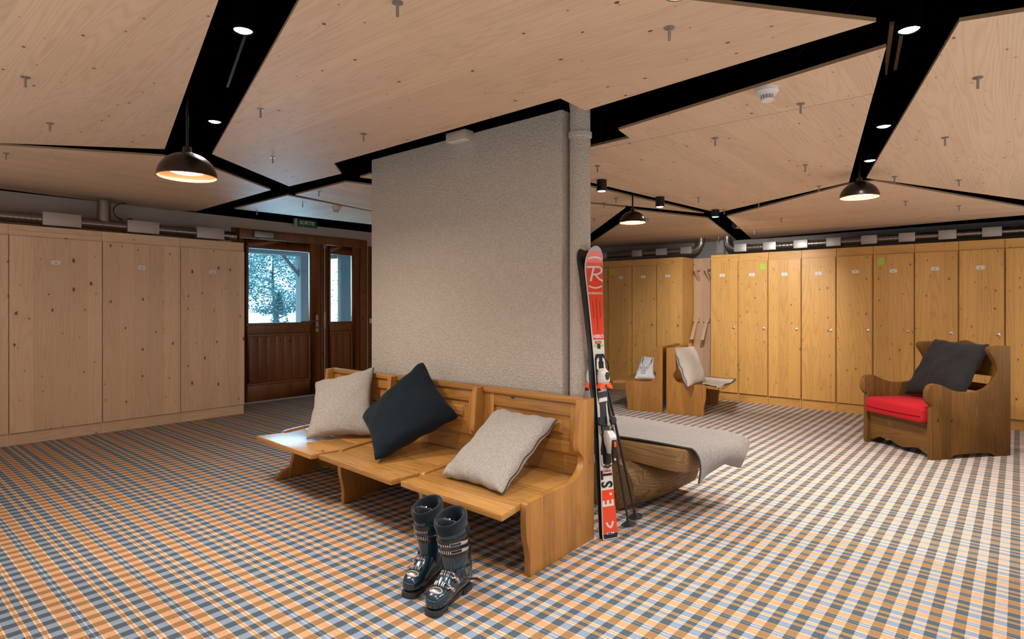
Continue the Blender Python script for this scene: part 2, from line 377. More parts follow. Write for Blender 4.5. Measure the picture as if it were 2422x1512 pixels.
# boards of the suspended ceiling
PAN = {1: ([(1.69, 4.91), (0.552, 0.749), (-1.5, 2.2), (-1.5, 7.67), (0.66, 5.99)], 'Y'),
 2: ([(1.977, 4.763), (2.989, 5.445), (2.965, 4.507), (2.708, 4.226), (2.594, 1.881), (2.838, 1.879), (2.642, 0.418), (1.07, 1.727)], 'Y'),
 3: ([(3.506, 2.304), (3.465, 1.948), (3.66, 1.946), (3.585, 2.353)], 'X'),
 4: ([(2.831, 0.174), (3.244, -1.468), (8.753, -0.75), (5.608, 0.958)], 'X'),
 5: ([(6.978, 2.631), (5.815, 1.151), (5.756, 0.931), (8.468, -0.285), (9.296, 3.12)], 'Y'),
 6: ([(4.606, 3.027), (6.634, 2.766), (5.321, 3.454), (4.9, 3.51)], 'Y'),
 7: ([(4.95, 3.57), (5.355, 3.519), (5.804, 3.314), (7.754, 5.096), (7.0, 5.6)], 'Y'),
 8: ([(8.892, 5.844), (6.885, 4.02), (6.003, 3.319), (7.004, 2.873), (9.383, 3.384), (9.40, 5.9)], 'Y'),
 9: ([(1.77, 5.167), (2.232, 5.285), (2.978, 5.784), (3.134, 8.032), (2.9, 8.26), (-1.5, 8.26), (-1.5, 7.713)], 'X'),
 10: ([(3.323, 7.372), (3.236, 5.929), (4.388, 6.044), (5.6, 6.17), (6.2, 7.19), (5.117, 7.047)], 'Y'),
 11: ([(3.264, 5.818), (3.195, 4.791), (3.422, 4.713), (3.718, 4.617), (5.6, 6.10), (4.348, 5.989)], 'X'),
 12: ([(3.152, 4.504), (3.125, 4.304), (3.43, 4.25), (3.80, 4.36), (3.242, 4.465)], 'Y'),
 13: ([(-1.5, -1.5), (2.9, -1.5), (2.55, 0.15), (0.75, 1.45), (0.45, 0.5), (-1.5, 1.9)], 'Y')}
# board 3 is laid in strips with fine joints
PAN[3] = ([(3.269, 1.918), (2.918, 0.426), (3.488, 0.564), (3.583, 2.354), (3.506, 2.304), (3.465, 1.948)], 'X')
P3B = ([(3.492, 0.566), (5.701, 1.103), (6.67, 2.622), (4.444, 2.921), (3.587, 2.357)], 'X')
PINS = [(0.687, 3.906, 1), (0.972, 4.813, 1), (0.957, 6.133, 9), (1.403, 1.767, 2), (1.684, 3.395, 2), (2.35, 3.316, 2), (2.307, 4.453, 2), (3.304, 5.429, 11), (3.578, 6.216, 10),
        (2.203, 1.061, 2), (3.537, 0.148, 4), (4.599, 0.355, 4), (3.429, 0.893, 3), (3.786, 1.503, 14), (4.861, 1.233, 14), (3.989, 2.528, 14), (5.669, 2.42, 14), (5.729, 1.343, 14),
        (5.666, 0.768, 4), (6.086, 0.377, 4), (6.931, 0.848, 5), (7.503, 0.465, 5), (5.265, 3.118, 6), (6.302, 4.047, 7), (6.603, 3.465, 8), (6.271, 2.034, 14), (8.329, 2.761, 5),
        (8.757, 3.422, 8), (7.429, 2.149, 5), (2.631, 7.892, 9), (5.42, 3.36, 6), (6.50, 2.48, 14), (3.55, 7.25, 10)]
PAN[14] = P3B
bolt_me = None; boards = {}
for k, (poly, dr) in PAN.items():
    o = MB().slab(poly, zc, zc3).build('ceiling_board', W_CEX if dr == 'X' else W_CEY, ceiling)
    o.data.materials.append(W_CEDGE)
    for p in o.data.polygons:
        if abs(p.normal.z) < .5: p.material_index = 1
    boards[k] = o
for i, (x, y, k) in enumerate(PINS):
    if bolt_me is None:
        b = MB().lathe([(0, 0), (.021, 0), (.021, -.003), (.006, -.004), (.006, -.052), (0, -.052)], n=10).build('bolt', M_ZINC, boards[k], smooth=40)
        bolt_me = b.data
    else:
        b = bpy.data.objects.new('bolt', bolt_me); C.objects.link(b); b.parent = boards[k]
    b.location = (x, y, zc(x, y) - .001)
# bare battens and a steel channel above the black slots
MB().tube([(3.60, .50, 2.84), (4.35, .64, 2.84)], .014, 4).build('batten', W_CEDGE, ceiling)
MB().tube([(3.56, .44, 2.84), (4.30, .58, 2.84)], .012, 4).build('batten', W_CEDGE, ceiling)
MB().tube([(1.42, 2.95, 2.86), (1.78, 4.05, 2.86)], .010, 4).build('steel_channel', M_ZINC, ceiling)
MB().tube([(3.35, .62, 2.9), (3.5, .95, 2.75), (3.7, 1.3, 2.9)], .004, 5).build('cable', M_BLACKM, ceiling)
# fine joint of the big left board
# ------------------------------------------------------------------ column pipe at the pillar corner
t = thing('column_pipe', 'plaster-coated round pipe with a collar running up the right edge of the stucco pillar', 'pipe', (3.128, 2.113, 0))
MB().lathe([(.066, 0), (.066, 2.42), (.064, 2.43), (.064, 2.62), (.070, 2.66), (.070, 3.04)], n=36).build('pipe_body', M_STUCCO, t, smooth=50)
MB().lathe([(.064, 2.44), (.074, 2.445), (.074, 2.475), (.064, 2.48)], n=36).build('collar', M_STUCCO, t, smooth=50)
# ------------------------------------------------------------------ lights in the black slots
def downlight(x, y, label, en, tgt=None, dz=-0.004, hang=False, size=125):
    z = zc(x, y) + dz
    t = thing('ceiling_spot', label, 'spotlight', (x, y, z), 0, 'spots in the black ceiling slots')
    r = .036
    MB().lathe([(r + .004, 0), (r + .008, .002), (r + .008, .11), (.012, .115), (.008, .12), (.008, 3.05 - z)], n=24, cap1=True).build('housing', M_BLACKM if dz < -.05 else M_BLACK, t, smooth=40)
    MB().lathe([(r, .006), (r * .7, .0), (0, -.003)], n=24).build('lens', M_DISC, t, smooth=60)
    tg = tgt or (x, y, 0)
    spot('spot_beam', (x, y, z - .012), tg, en, size)
    return t
SP = 1.0
downlight(1.15, 2.47, 'nearest bright spot in the black slot at the upper left', 80 * SP)
downlight(1.625, 3.878, 'small bright spot just above the copper-lined lamp on the left', 55 * SP)
downlight(2.795, .331, 'big bright spot where the black slots cross at the upper right', 78 * SP)
downlight(4.129, .615, 'bright spot halfway down the tapering slot on the right', 85 * SP)
downlight(4.986, .83, 'smallest bright spot right above the right-hand dome lamp', 70 * SP)
downlight(1.993, .93, 'spot in the slot at the top edge of the picture', 80 * SP)
downlight(4.455, 2.782, 'black cylinder spot hanging near the pillar in the thin slot', 55 * SP, (4.6, 2.6, 0), -.10)
downlight(5.45, 2.725, 'black cylinder spot halfway along the thin slot above the double bench', 75 * SP, (6.2, 3.1, 0), -.10)
downlight(6.47, 2.567, 'tilted spot at the crossing of the thin slots beyond the double bench', 230 * SP, (8.62, 3.0, 1.3), -.08, size=75)
downlight(.72, 1.15, 'spot in the black slot just above the top edge of the picture at the left', 60 * SP)
downlight(.25, -.3, 'spot behind the photographer, out of view', 60 * SP)
downlight(6.9, -.35, 'spot in the slot beyond the right edge of the view', 70 * SP)

def pendant(x, y, zr, rad, label, en, wht):
    t = thing('dome_lamp', label, 'lamp', (x, y, zr), 0, 'dome lamps under the ceiling')
    N = 14; pr = [(rad * math.cos(R(90 * i / N)), rad * .88 * math.sin(R(90 * i / N))) for i in range(N)]
    pr = pr[:-2] + [(rad * .16, rad * .90), (rad * .14, rad * 1.05), (.02, rad * 1.1)]
    inn = [(r - .004, z - (.003 if i else 0)) for i, (r, z) in enumerate(pr[:-3])]
    MB().lathe(pr, n=48, cap1=True).build('lamp_shade', M_LAMP, t, smooth=50)
    MB().lathe(inn + [(.01, rad * .84)], n=48, cap1=True).build('shade_lining', M_COPPER, t, smooth=50)
    MB().lathe([(rad * .999, .001), (rad * 1.012, -.002), (rad * .975, -.003)], n=48).build('rim', M_COPPER, t, smooth=50)
    MB().lathe([(rad * wht, rad * .20), (rad * wht * .7, rad * .13), (0, rad * .10)], n=32).build('bulb', M_GLOW, t, smooth=60)
    MB().tube([(0, 0, rad * 1.08), (0, 0, 3.05 - zr)], .008, 8).build('stem', M_BLACKM, t, smooth=50)
    d = bpy.data.lights.new('lamp_light', 'AREA'); d.shape = 'DISK'; d.size = rad * 1.2; d.energy = en; d.color = (1, .84, .66)
    o = bpy.data.objects.new('lamp_light', d); C.objects.link(o); o.location = (x, y, zr + rad * .08)
pendant(1.40, 3.715, 2.14, .160, 'black dome lamp with a glowing copper lining, hanging at the left above the pale lockers', 22, .62)
pendant(5.37, .965, 2.245, .140, 'black dome lamp with a bright white opening on the right above the honey lockers', 30, .9)
pendant(5.25, 2.92, 2.21, .130, 'black dome lamp with a white opening beside the pillar above the ski tips', 26, .9)

def smoke(x, y, label, r=.055, m=M_WHITEP):
    t = thing('smoke_detector', label, 'detector', (x, y, zc(x, y)))
    MB().lathe([(r, 0), (r, -.018), (r * .92, -.022), (r * .9, -.026)], n=32, cap1=True).build('mounting_base', m, t, smooth=40)
    MB().lathe([(r * .86, -.024), (r * .80, -.034), (r * .56, -.036)], n=32).build('housing', m, t, smooth=40)
    MB().lathe([(r * .55, -.034), (r * .50, -.056), (r * .48, -.058)], n=32).build('sensor_chamber', M_SLOT, t, smooth=40)
    MB().lathe([(r * .56, -.056), (r * .50, -.064), (0, -.065)], n=32).build('cap', m, t, smooth=40)
    mb = MB()
    for k in range(14):
        a = k * math.pi / 7; c, s = math.cos(a), math.sin(a)
        mb.tube([(r * .60 * c, r * .60 * s, -.034), (r * .56 * c, r * .56 * s, -.058)], .0022, 5)
    mb.build('rib', m, t)
smoke(3.10, .965, 'round white smoke detector on the ceiling board below the wide black slot')
smoke(3.965, 6.14, 'small cream smoke detector on the bluish ceiling board near the exit door', .052, M_OFFP)

t = thing('emergency_light', 'small beige emergency light tucked under the slot at the top of the stucco pillar', 'lamp', (2.995, 3.07, 2.575))
MB().box(-.04, .055, -.10, .10, .0, .06).build('housing', M_OFFP, t, bevel=.01)
MB().box(-.036, .03, -.09, .09, -.012, 0).build('diffuser', M_WHITEP, t, bevel=.008)
t = thing('exit_sign', 'green exit sign with white letters hanging above the wooden exit door', 'sign', (4.785, 8.19, 2.57))
MB().box(-.17, .17, -.004, .02, 0, .115).build('sign_panel', M_GREEN, t, bevel=.003)
MB().box(-.19, -.165, -.006, .05, -.005, .12).build('bracket', M_OFFP, t, bevel=.003)
MB().box(-.16, .16, .02, .11, .03, .10).build('lamp_box', M_OFFP, t, bevel=.004)
text_mesh('lettering', 'SORTIE', .075, M_SIGNTXT, t, frame((0, -.0065, .062), (1, 0, 0), (0, 0, 1)), sx=1.02, bold=.002)

# ================================================================== LOCKERS
def locker(axis, a0, a1, front, depth, top, label, mats, plate=None, knob=None, note=None, group=None, gap=.0022):
    """axis 'x': front faces -y, runs along x;  axis 'y': front faces -x, runs along y"""
    mv, mh, ms = mats; w = a1 - a0; g = gap
    t = thing('ski_locker', label, 'locker', ((a0 + a1) / 2, front, 0) if axis == 'x' else (front, (a0 + a1) / 2, 0), 0, group)
    def B(mb, u0, u1, d0, d1, z0, z1):
        return mb.box(u0, u1, d0, d1, z0, z1) if axis == 'x' else mb.box(d0, d1, u0, u1, z0, z1)
    h = w / 2
    m = MB()
    for u in (-1, 1): B(m, *sorted((u * h - u * g * .3, u * (h - .018))), .006, depth, 0, top)
    B(m, -h, h, depth - .01, depth, 0, top); B(m, -h, h, .02, depth, top - .02, top - .002)
    m.build('carcass', ms, t)
    B(MB(), -h + g, h - g, .004, .024, top - .118, top).build('top_board', mh, t, bevel=.0015, seg=1)
    B(MB(), -h + .016, h - .016, .010, .028, .0, .118).build('plinth', mh, t, bevel=.0015, seg=1)
    dr = B(MB(), -h + g * 1.3, h - g * 1.3, -.018, .002, .123, top - .112).build('door', mv, t, bevel=.002, seg=1)
    def P(u, z, d=-.019): return ((u - (a0 + a1) / 2, d, z) if axis == 'x' else (d, u - (a0 + a1) / 2, z))
    def plate_at(u, z, pw, ph, mat, nm, th=.0015):
        x, y, zz = P(u, z)
        mm = MB(); B(mm, (x if axis == 'x' else y) - pw / 2, (x if axis == 'x' else y) + pw / 2, -.018 - th, -.018, zz - ph / 2, zz + ph / 2)
        return mm.build(nm, mat, dr)
    if plate:
        plate_at(plate[0], plate[1], .078, .042, M_PAPER, 'number_plate')
        plate_at(plate[0] + .002, plate[1] - .002, .018, .007, M_INK, 'plate_number', .0022)
        mm = MB()
        for su in (-1, 1):
            for sz in (-1, 1):
                x, y, zz = P(plate[0] + su * .033, plate[1] + sz * .015, 0); u = x if axis == 'x' else y
                B(mm, u - .002, u + .002, -.0200, -.018, zz - .002, zz + .002)
        mm.build('plate_screws', M_INK, dr)['kind'] = 'stuff'
    if note: plate_at(note[0], note[1], .075, .085, M_NOTE, 'sticky_note', .002)
    if knob:
        x, y, z = P(knob[0], knob[1], -.018); mm = MB()
        if axis == 'y': mm.T = Matrix.Translation((x, y, z)) @ Matrix.Rotation(R(-90), 4, 'Y')
        else: mm.T = Matrix.Translation((x, y, z)) @ Matrix.Rotation(R(90), 4, 'X')
        mm.lathe([(.017, 0), (.017, .004), (.011, .006), (.011, .016), (.013, .019), (.006, .022), (0, .022)], n=18)
        mm.build('lock_knob', M_STEEL, dr, smooth=40)
    return t
ML = (W_LEFT, W_LEFTH, W_LEFT); G1 = 'pale lockers on the left wall'
locker('x', .40, 1.196, 7.54, .55, 2.188, 'pale pine locker cut off by the left edge of the picture', ML, group=G1)
locker('x', 1.196, 1.976, 7.54, .55, 2.188, 'widest-looking pale pine locker on the left, with a number plate left of centre', ML, (1.568, 1.826), group=G1)
locker('x', 1.976, 2.762, 7.54, .55, 2.188, 'middle one of the three full pale pine lockers on the left', ML, (2.355, 1.815), group=G1)
locker('x', 2.762, 3.522, 7.54, .55, 2.188, 'pale pine locker right beside the exit door', ML, (3.125, 1.798), group=G1)
MR = (W_RIGHT, W_RIGHTH, W_RIGHTX); G2 = 'honey lockers on the right wall'
RS = [3.49, 3.078, 2.667, 2.234, 1.814, 1.399, .964, .538, .122, -.31, -.74]
RP = [(3.31, 1.83), (2.884, 1.825), (2.447, 1.816), (2.023, 1.812), (1.589, 1.818), (1.18, 1.813), (.759, 1.822), (.337, 1.819), None, None]
RK = [(3.141, 1.067), (2.721, 1.065), (2.295, 1.065), (1.871, 1.059), (1.448, 1.07), (1.028, 1.071), (.609, 1.063), (.177, 1.057), None, None]
LB = ['bright honey pine locker just right of the hook niche, starting the long row',
      'honey pine locker with a lime sticky note at its upper right, behind the blanket tip',
      'honey pine locker third from the hook niche in the long right-hand row',
      'honey pine locker fourth from the hook niche in the long right-hand row',
      'honey pine locker just left of the one whose lime note is at its upper left',
      'honey pine locker with a lime sticky note at its upper left, left behind the armchair',
      'honey pine locker directly behind the left wing of the armchair',
      'honey pine locker directly behind the dark armchair cushion',
      'honey pine locker without a number plate at the right edge of the picture',
      'honey pine locker beyond the right edge of the picture']
for i in range(10):
    locker('y', RS[i + 1], RS[i], 8.62, .55, 2.134, LB[i], MR, RP[i], RK[i], {1: (2.736, 1.935), 5: (1.31, 1.937)}.get(i), G2, .0065)
G3 = 'honey lockers left of the hook niche'
for a0, a1, lb, pl, kb, nt in ((3.929, 4.361, 'honey pine locker on the left side of the hook niche, its end panel in view', (4.169, 1.849), (3.993, 1.08), None),
        (4.361, 4.797, 'plain middle one of the three honey lockers left of the hook niche', (4.593, 1.849), (4.429, 1.084), None),
        (4.797, 5.251, 'honey pine locker with a lime sticky note at its upper left, nearest the ski', (5.003, 1.849), None, (5.16, 1.95)),
        (5.251, 5.70, 'honey pine locker half hidden behind the upright ski', None, None, None)):
    locker('y', a0, a1, 8.62, .55, 2.134, lb, MR, pl, kb, nt, G3, .005)
# niche with wooden pegs
t = thing('hook_panel', 'raw pine panel with slanted wooden pegs set in the niche between the honey lockers', 'coat rack', (9.0, 3.71, 0))
MB().box(0, .02, -.212, .212, 0, 2.13).build('back_panel', W_NICHE, t)
for y in (.155, -.015):
    MB().box(-.16, -.0, y - .06, y - .01, 1.925, 1.955).build('peg_block', W_NICHE, t, bevel=.003)
    MB().prism([(-.16, 1.93), (-.115, 1.93), (-.0, 1.815), (-.0, 1.77)], 'y', y - .055, y - .015).build('peg', W_NICHE, t, bevel=.003)
    MB().box(-.05, 0, y - .045, y + .045, 1.13, 1.19).build('peg_block', W_NICHE, t, bevel=.003)
    m = MB(); m.prism([(-.035, 1.17), (-.0, 1.17), (-.17, .86), (-.215, .86)], 'y', y - .025, y + .025); m.build('peg', W_NICHE, t, bevel=.003)

# ================================================================== VENTILATION DUCTS
def ductrun(axis, t, segs, boxes, off, z, r, zb, mat=M_DUCT, boxd=.16):
    for a0, a1 in segs:
        m = MB(); n = max(2, int(abs(a1 - a0) / .012)); pts = []; rr = []
        for i in range(n + 1):
            a = a0 + (a1 - a0) * i / n; pts.append((a, off, z) if axis == 'x' else (off, a, z)); rr.append(r + (.0022 if i % 4 == 0 else 0))
        m.tube(pts, rr, 18); m.build('duct_pipe', mat, t, smooth=50)
        for q in (a0 + (a1 - a0) * .5, a0 + (a1 - a0) * .93):
            p = [(q - .008, off, z), (q + .008, off, z)] if axis == 'x' else [(off, q - .008, z), (off, q + .008, z)]
            MB().tube(p, r + .006, 18).build('pipe_coupling', mat, t, smooth=50)
    for b0, b1 in boxes:
        m = MB()
        m.box(b0, b1, off - boxd / 2, off + boxd / 2, zb[0], zb[1]) if axis == 'x' else m.box(off - boxd / 2, off + boxd / 2, b0, b1, zb[0], zb[1])
        m.build('duct_box', M_BOX, t, bevel=.003)
t = thing('ventilation_duct', 'steel spiral duct with three metal boxes lying on top of the pale left lockers', 'duct', (0, 0, 0))
ductrun('x', t, [(.3, 1.52), (1.85, 2.30), (2.62, 3.06), (3.38, 3.56)], [(1.515, 1.855), (2.296, 2.628), (3.054, 3.39)], 7.88, 2.30, .055, (2.236, 2.376))
m = MB(); m.tube([(2.09, 7.90, 2.30 + .02 * i) for i in range(15)], [.066 + (.003 if i % 2 else 0) for i in range(15)], 20); m.build('riser_pipe', M_DUCT, t, smooth=60)
m = MB(); m.tube([(2.30 - .13 * math.sin(a), 7.86, 2.47 - .10 * math.cos(a)) for a in [R(180 - 15 * k) for k in range(-0, 12)]][0:12], .006, 8); m.build('cable', M_BLACKM, t, smooth=60)
MB().box(2.32, 2.36, 7.84, 7.88, 2.376, 2.40).build('cable_gland', M_BLACKM, t)
t = thing('ventilation_duct', 'steel spiral duct with eight metal boxes on top of the long right-hand locker row', 'duct', (0, 0, 0))
bx = [(3.029, 3.205), (2.619, 2.794), (2.205, 2.384), (1.798, 1.973), (1.384, 1.562), (.978, 1.15), (.568, .744), (.151, .329)]
sg = [(b[1], a[0]) for a, b in zip(bx, bx[1:])] + [(-.6, .151)]
ductrun('y', t, sg, bx, 8.86, 2.236, .046, (2.181, 2.293), boxd=.14)
m = MB(); pts = [(8.86, 3.205 + .13 * math.sin(a), 2.236 + .13 * (1 - math.cos(a))) for a in [R(9 * k) for k in range(11)]] + [(8.86, 3.335, 2.40), (8.86, 3.335, 2.47)]
m.tube(pts, [.050 + (.006 if i % 2 else 0) for i in range(len(pts))], 16); m.build('flexible_elbow', M_DUCT, t, smooth=60)
t = thing('ventilation_duct', 'dull steel duct with metal boxes on top of the lockers left of the hook niche', 'duct', (0, 0, 0))
bx = [(3.868, 4.048), (4.28, 4.468), (4.722, 4.905), (5.40, 5.48)]
ductrun('y', t, [(4.048, 4.28), (4.468, 4.722), (4.905, 5.40), (5.48, 5.9)], bx, 8.86, 2.25, .046, (2.20, 2.305), boxd=.14)
m = MB(); pts = [(8.86, 3.868 - .13 * math.sin(a), 2.25 + .13 * (1 - math.cos(a))) for a in [R(9 * k) for k in range(11)]] + [(8.86, 3.738, 2.42), (8.86, 3.738, 2.46)]
m.tube(pts, [.050 + (.006 if i % 2 else 0) for i in range(len(pts))], 16); m.build('flexible_elbow', M_DUCT, t, smooth=60)
t = thing('wall_pipe', 'pale boxed pipe on the wall between the two curved duct elbows', 'pipe', (9.36, 3.62, 0))
MB().box(-.05, .055, -.06, .06, 1.9, 2.5).build('pipe_casing', M_WALL, t, bevel=.02)
MB().box(-.056, -.05, -.06, .06, 2.2, 2.23).build('bracket', M_WALLD, t)
t = thing('ventilation_duct', 'short length of steel duct seen through the black slot above the honey lockers', 'duct', (0, 0, 0))
pts = [(8.3 + .05 * i, 3.02 - .03 * i, 2.52) for i in range(20)]
MB().tube(pts, [.06 + (.003 if i % 2 else 0) for i in range(20)], 16).build('duct_pipe', M_DUCT, t, smooth=60)

# ================================================================== EXIT DOOR
YD = 8.30
door = struct(MB().box(3.70, 3.80, YD - .03, YD + .12, 0, 2.47).box(5.80, 5.93, YD - .03, YD + .12, 0, 2.47).box(3.80, 5.80, YD - .03, YD + .12, 2.345, 2.47).box(5.085, 5.165, YD - .02, YD + .10, 0, 2.345).build('door_1', W_DOOR, bevel=.004))
MB().box(3.70, 5.93, YD - .05, YD + .16, 0, .018).build('threshold', plain('threshold_metal', (.4, .4, .4), .5, .3), door)
def leaf(x0, x1, gx0, gx1, gz0, gz1, nm):
    m = MB(); y0, y1 = YD - .005, YD + .05
    m.box(x0, gx0, y0, y1, .02, 2.34).box(gx1, x1, y0, y1, .02, 2.34).box(gx0, gx1, y0, y1, gz1, 2.34).box(gx0, gx1, y0, y1, .98, gz0).box(gx0, gx1, y0, y1, .02, .24)
    lf = m.build(nm, W_DOOR, door, bevel=.004)
    MB().box(gx0, gx1, YD + .02, YD + .028, gz0, gz1).build('pane', M_GLASS, lf)
    n = max(2, round((gx1 - gx0 - .06) / .14)); bw = (gx1 - gx0 - .06) / n
    pm = MB()
    for i in range(n): pm.box(gx0 + .03 + i * bw + .001, gx0 + .03 + (i + 1) * bw - .001, YD + .008, YD + .03, .27, .95)
    pm.box(gx0, gx1, YD + .018, YD + .04, .24, .98); pm.build('lower_panel', W_DOOR, lf, bevel=.003)
    mo = MB()
    for a, b, c, d in ((gx0, gx1, .94, .975), (gx0, gx1, .245, .28)): mo.box(a, b, YD - .012, YD + .01, c, d)
    for a, b in ((gx0, gx0 + .03), (gx1 - .03, gx1)): mo.box(a, b, YD - .012, YD + .01, .28, .94)
    for a, b, c, d in ((gx0 - .02, gx1 + .02, gz1 - .012, gz1 + .02), (gx0 - .02, gx1 + .02, gz0 - .03, gz0 + .012)): mo.box(a, b, YD - .014, YD + .01, c, d)
    for a, b in ((gx0 - .02, gx0 + .012), (gx1 - .012, gx1 + .02)): mo.box(a, b, YD - .014, YD + .01, gz0, gz1)
    mo.build('moulding', W_DOORH, lf, bevel=.003)
    return lf
lf1 = leaf(3.805, 5.08, 3.925, 4.90, 1.125, 2.215, 'door_leaf'); lf2 = leaf(5.17, 5.795, 5.222 + .02, 5.66, 1.12, 2.215, 'door_leaf')
m = MB().box(4.985, 5.03, YD - .022, YD - .006, .98, 1.24); MB().box(4.99, 5.025, YD - .024, YD - .021, 1.03, 1.06).build('keyhole_plate', M_INK, lf1); m.tube([(5.007, YD - .02, 1.15), (5.007, YD - .065, 1.15), (4.99, YD - .07, 1.15), (4.70, YD - .07, 1.145)], .009, 10); m.build('door_handle', M_ZINC, lf1, smooth=40)
m = MB().tube([(5.125, YD - .04, .02), (5.125, YD - .04, 2.33)], .010, 10); m.box(5.10, 5.15, YD - .05, YD - .02, 2.28, 2.34)
m.build('espagnolette_rod', M_ZINC, door, smooth=40)
MB().box(5.105, 5.15, YD - .055, YD - .02, 1.02, 1.30).build('bolt_case', M_ZINC, door, bevel=.006)
MB().box(3.99, 4.27, YD - .09, YD - .03, 2.36, 2.44).build('closer_body', plain('closer_silver', (.42, .42, .42), .4, .5), door, bevel=.004)
m = MB().tube([(4.06, YD - .06, 2.35), (4.42, YD - .14, 2.335)], .008, 8).tube([(4.42, YD - .14, 2.335), (4.20, YD - .03, 2.33)], .007, 8); m.build('closer_arm', M_STEEL, door, smooth=40)
# neighbouring dark door right of the exit
d2 = struct(MB().box(5.97, 6.06, YD - .03, YD, 0, 2.38).box(6.86, 6.95, YD - .03, YD, 0, 2.38).box(6.06, 6.86, YD - .03, YD, 2.29, 2.38).build('door_2', W_DOOR, bevel=.003))
MB().box(6.06, 6.86, YD - .02, YD - .002, .01, 2.29).build('door_leaf', W_DOOR, d2, bevel=.003)
t = thing('light_switch', 'small white switch on the edge of the dark wood beside the stucco pillar', 'switch', (6.005, YD - .03, 1.13))
MB().box(-.03, .03, -.014, 0, -.04, .04).build('switch_plate', M_WHITEP, t, bevel=.004)
MB().box(-.018, .018, -.02, -.013, -.026, .026).build('rocker', M_WHITEP, t, bevel=.003)

# ================================================================== OUTSIDE THE DOOR
struct(MB().box(-6, 22, 8.5, 40, -.6, -.05).build('ground_snow', M_SNOW))
t = thing('porch', 'weathered grey timber post, strut and beam of the porch outside the exit door', 'porch', (0, 0, 0))
MB().box(5.95, 6.16, 10.4, 10.6, -.05, 2.62).build('post', M_POST, t, bevel=.01)
MB().box(6.18, 6.30, 10.45, 10.55, -.05, 2.62).build('board', M_POST, t, bevel=.01)
MB().box(3.2, 6.74, 10.38, 10.62, 2.33, 2.62).build('beam', M_POST, t, bevel=.01)
MB().tube([(5.55, 10.5, 2.42), (5.98, 10.5, 1.95)], .045, 4).build('strut', M_POST, t)
for q in range(3): MB().tube([(6.2 + .1 * q, 10.5 + .2 * q, 1.95 + .0 * q), (6.62 + .1 * q, 10.5 + .2 * q, 2.45)], .035, 4).build('strut', M_POST, t)
MB().box(1.5, 9.5, 8.55, 11.2, 2.62, 2.74).build('porch_roof', M_POST, t)
MB().box(6.76, 7.6, 10.3, 10.42, -.05, 2.62).build('concrete_pier', M_CONC, t, bevel=.01)
rt = random.Random(3)
def tree(nm, label, x, y, h, r, n, trunkr=.06, z0=.5, cone=False):
    t = thing(nm, label, 'tree', (x, y, -.05))
    MB().tube([(0, 0, 0), (.05, .02, h * .35), (-.04, 0, h * .7), (0, 0, h)], [trunkr, trunkr * .8, trunkr * .5, .01], 8).build('trunk', M_TRUNK, t, smooth=50)
    m = MB()
    for i in range(n):
        zz = z0 + (h - z0) * rt.random() ** .8
        rr = r * ((1 - (zz - z0) / (h - z0)) ** .7 if cone else math.sin(math.pi * min(1, max(.04, (zz - z0) / (h - z0)))) ** .6) * math.sqrt(rt.random())
        a = rt.random() * 2 * math.pi
        if math.sin(zz * 6.1 + 2 + 2 * math.sin(a * 3)) + .8 * math.sin(5 * rr + zz * 4) + .6 * math.sin(a * 5 + zz * 9) < -.75: continue
        c = Vector((rr * math.cos(a), rr * math.sin(a), zz - rr * .25)); s = .014 + .03 * rt.random()
        u = Vector((rt.gauss(0, 1), rt.gauss(0, 1), rt.gauss(0, .6))).normalized() * s; v = u.orthogonal().normalized() * s * .5
        m.add([c - u, c + v, c + u, c - v + Vector((0, 0, .01))], [(0, 1, 2), (0, 2, 3)])
    f = m.build('foliage', M_LEAF, t, doubles=False); f['kind'] = 'stuff'
    for k in range(8):
        a = k * .9; zz = z0 + (h - z0) * (k + 1) / 10
        MB().tube([(0, 0, zz - .1), (r * .6 * math.cos(a), r * .6 * math.sin(a), zz)], [.018, .005], 5).build('branch', M_TRUNK, t)
tree('snowy_tree', 'frosted bushy tree with drooping branches seen through the wide door pane', 7.75, 14.9, 3.1, 1.25, 17000, z0=1.25)
tree('snowy_tree', 'slender frosted tree at the left side of the wide door pane', 5.75, 12.6, 2.6, .42, 2400, .045, 1.7)
tree('snowy_tree', 'low frosted conifer standing in front of the bushy tree outside', 6.75, 12.75, 1.75, .42, 3000, .04, .1, True)
tree('snowy_tree', 'frosted tree peeping past the concrete pier outside', 10.3, 14.6, 3.4, .9, 4000, .06, .4)

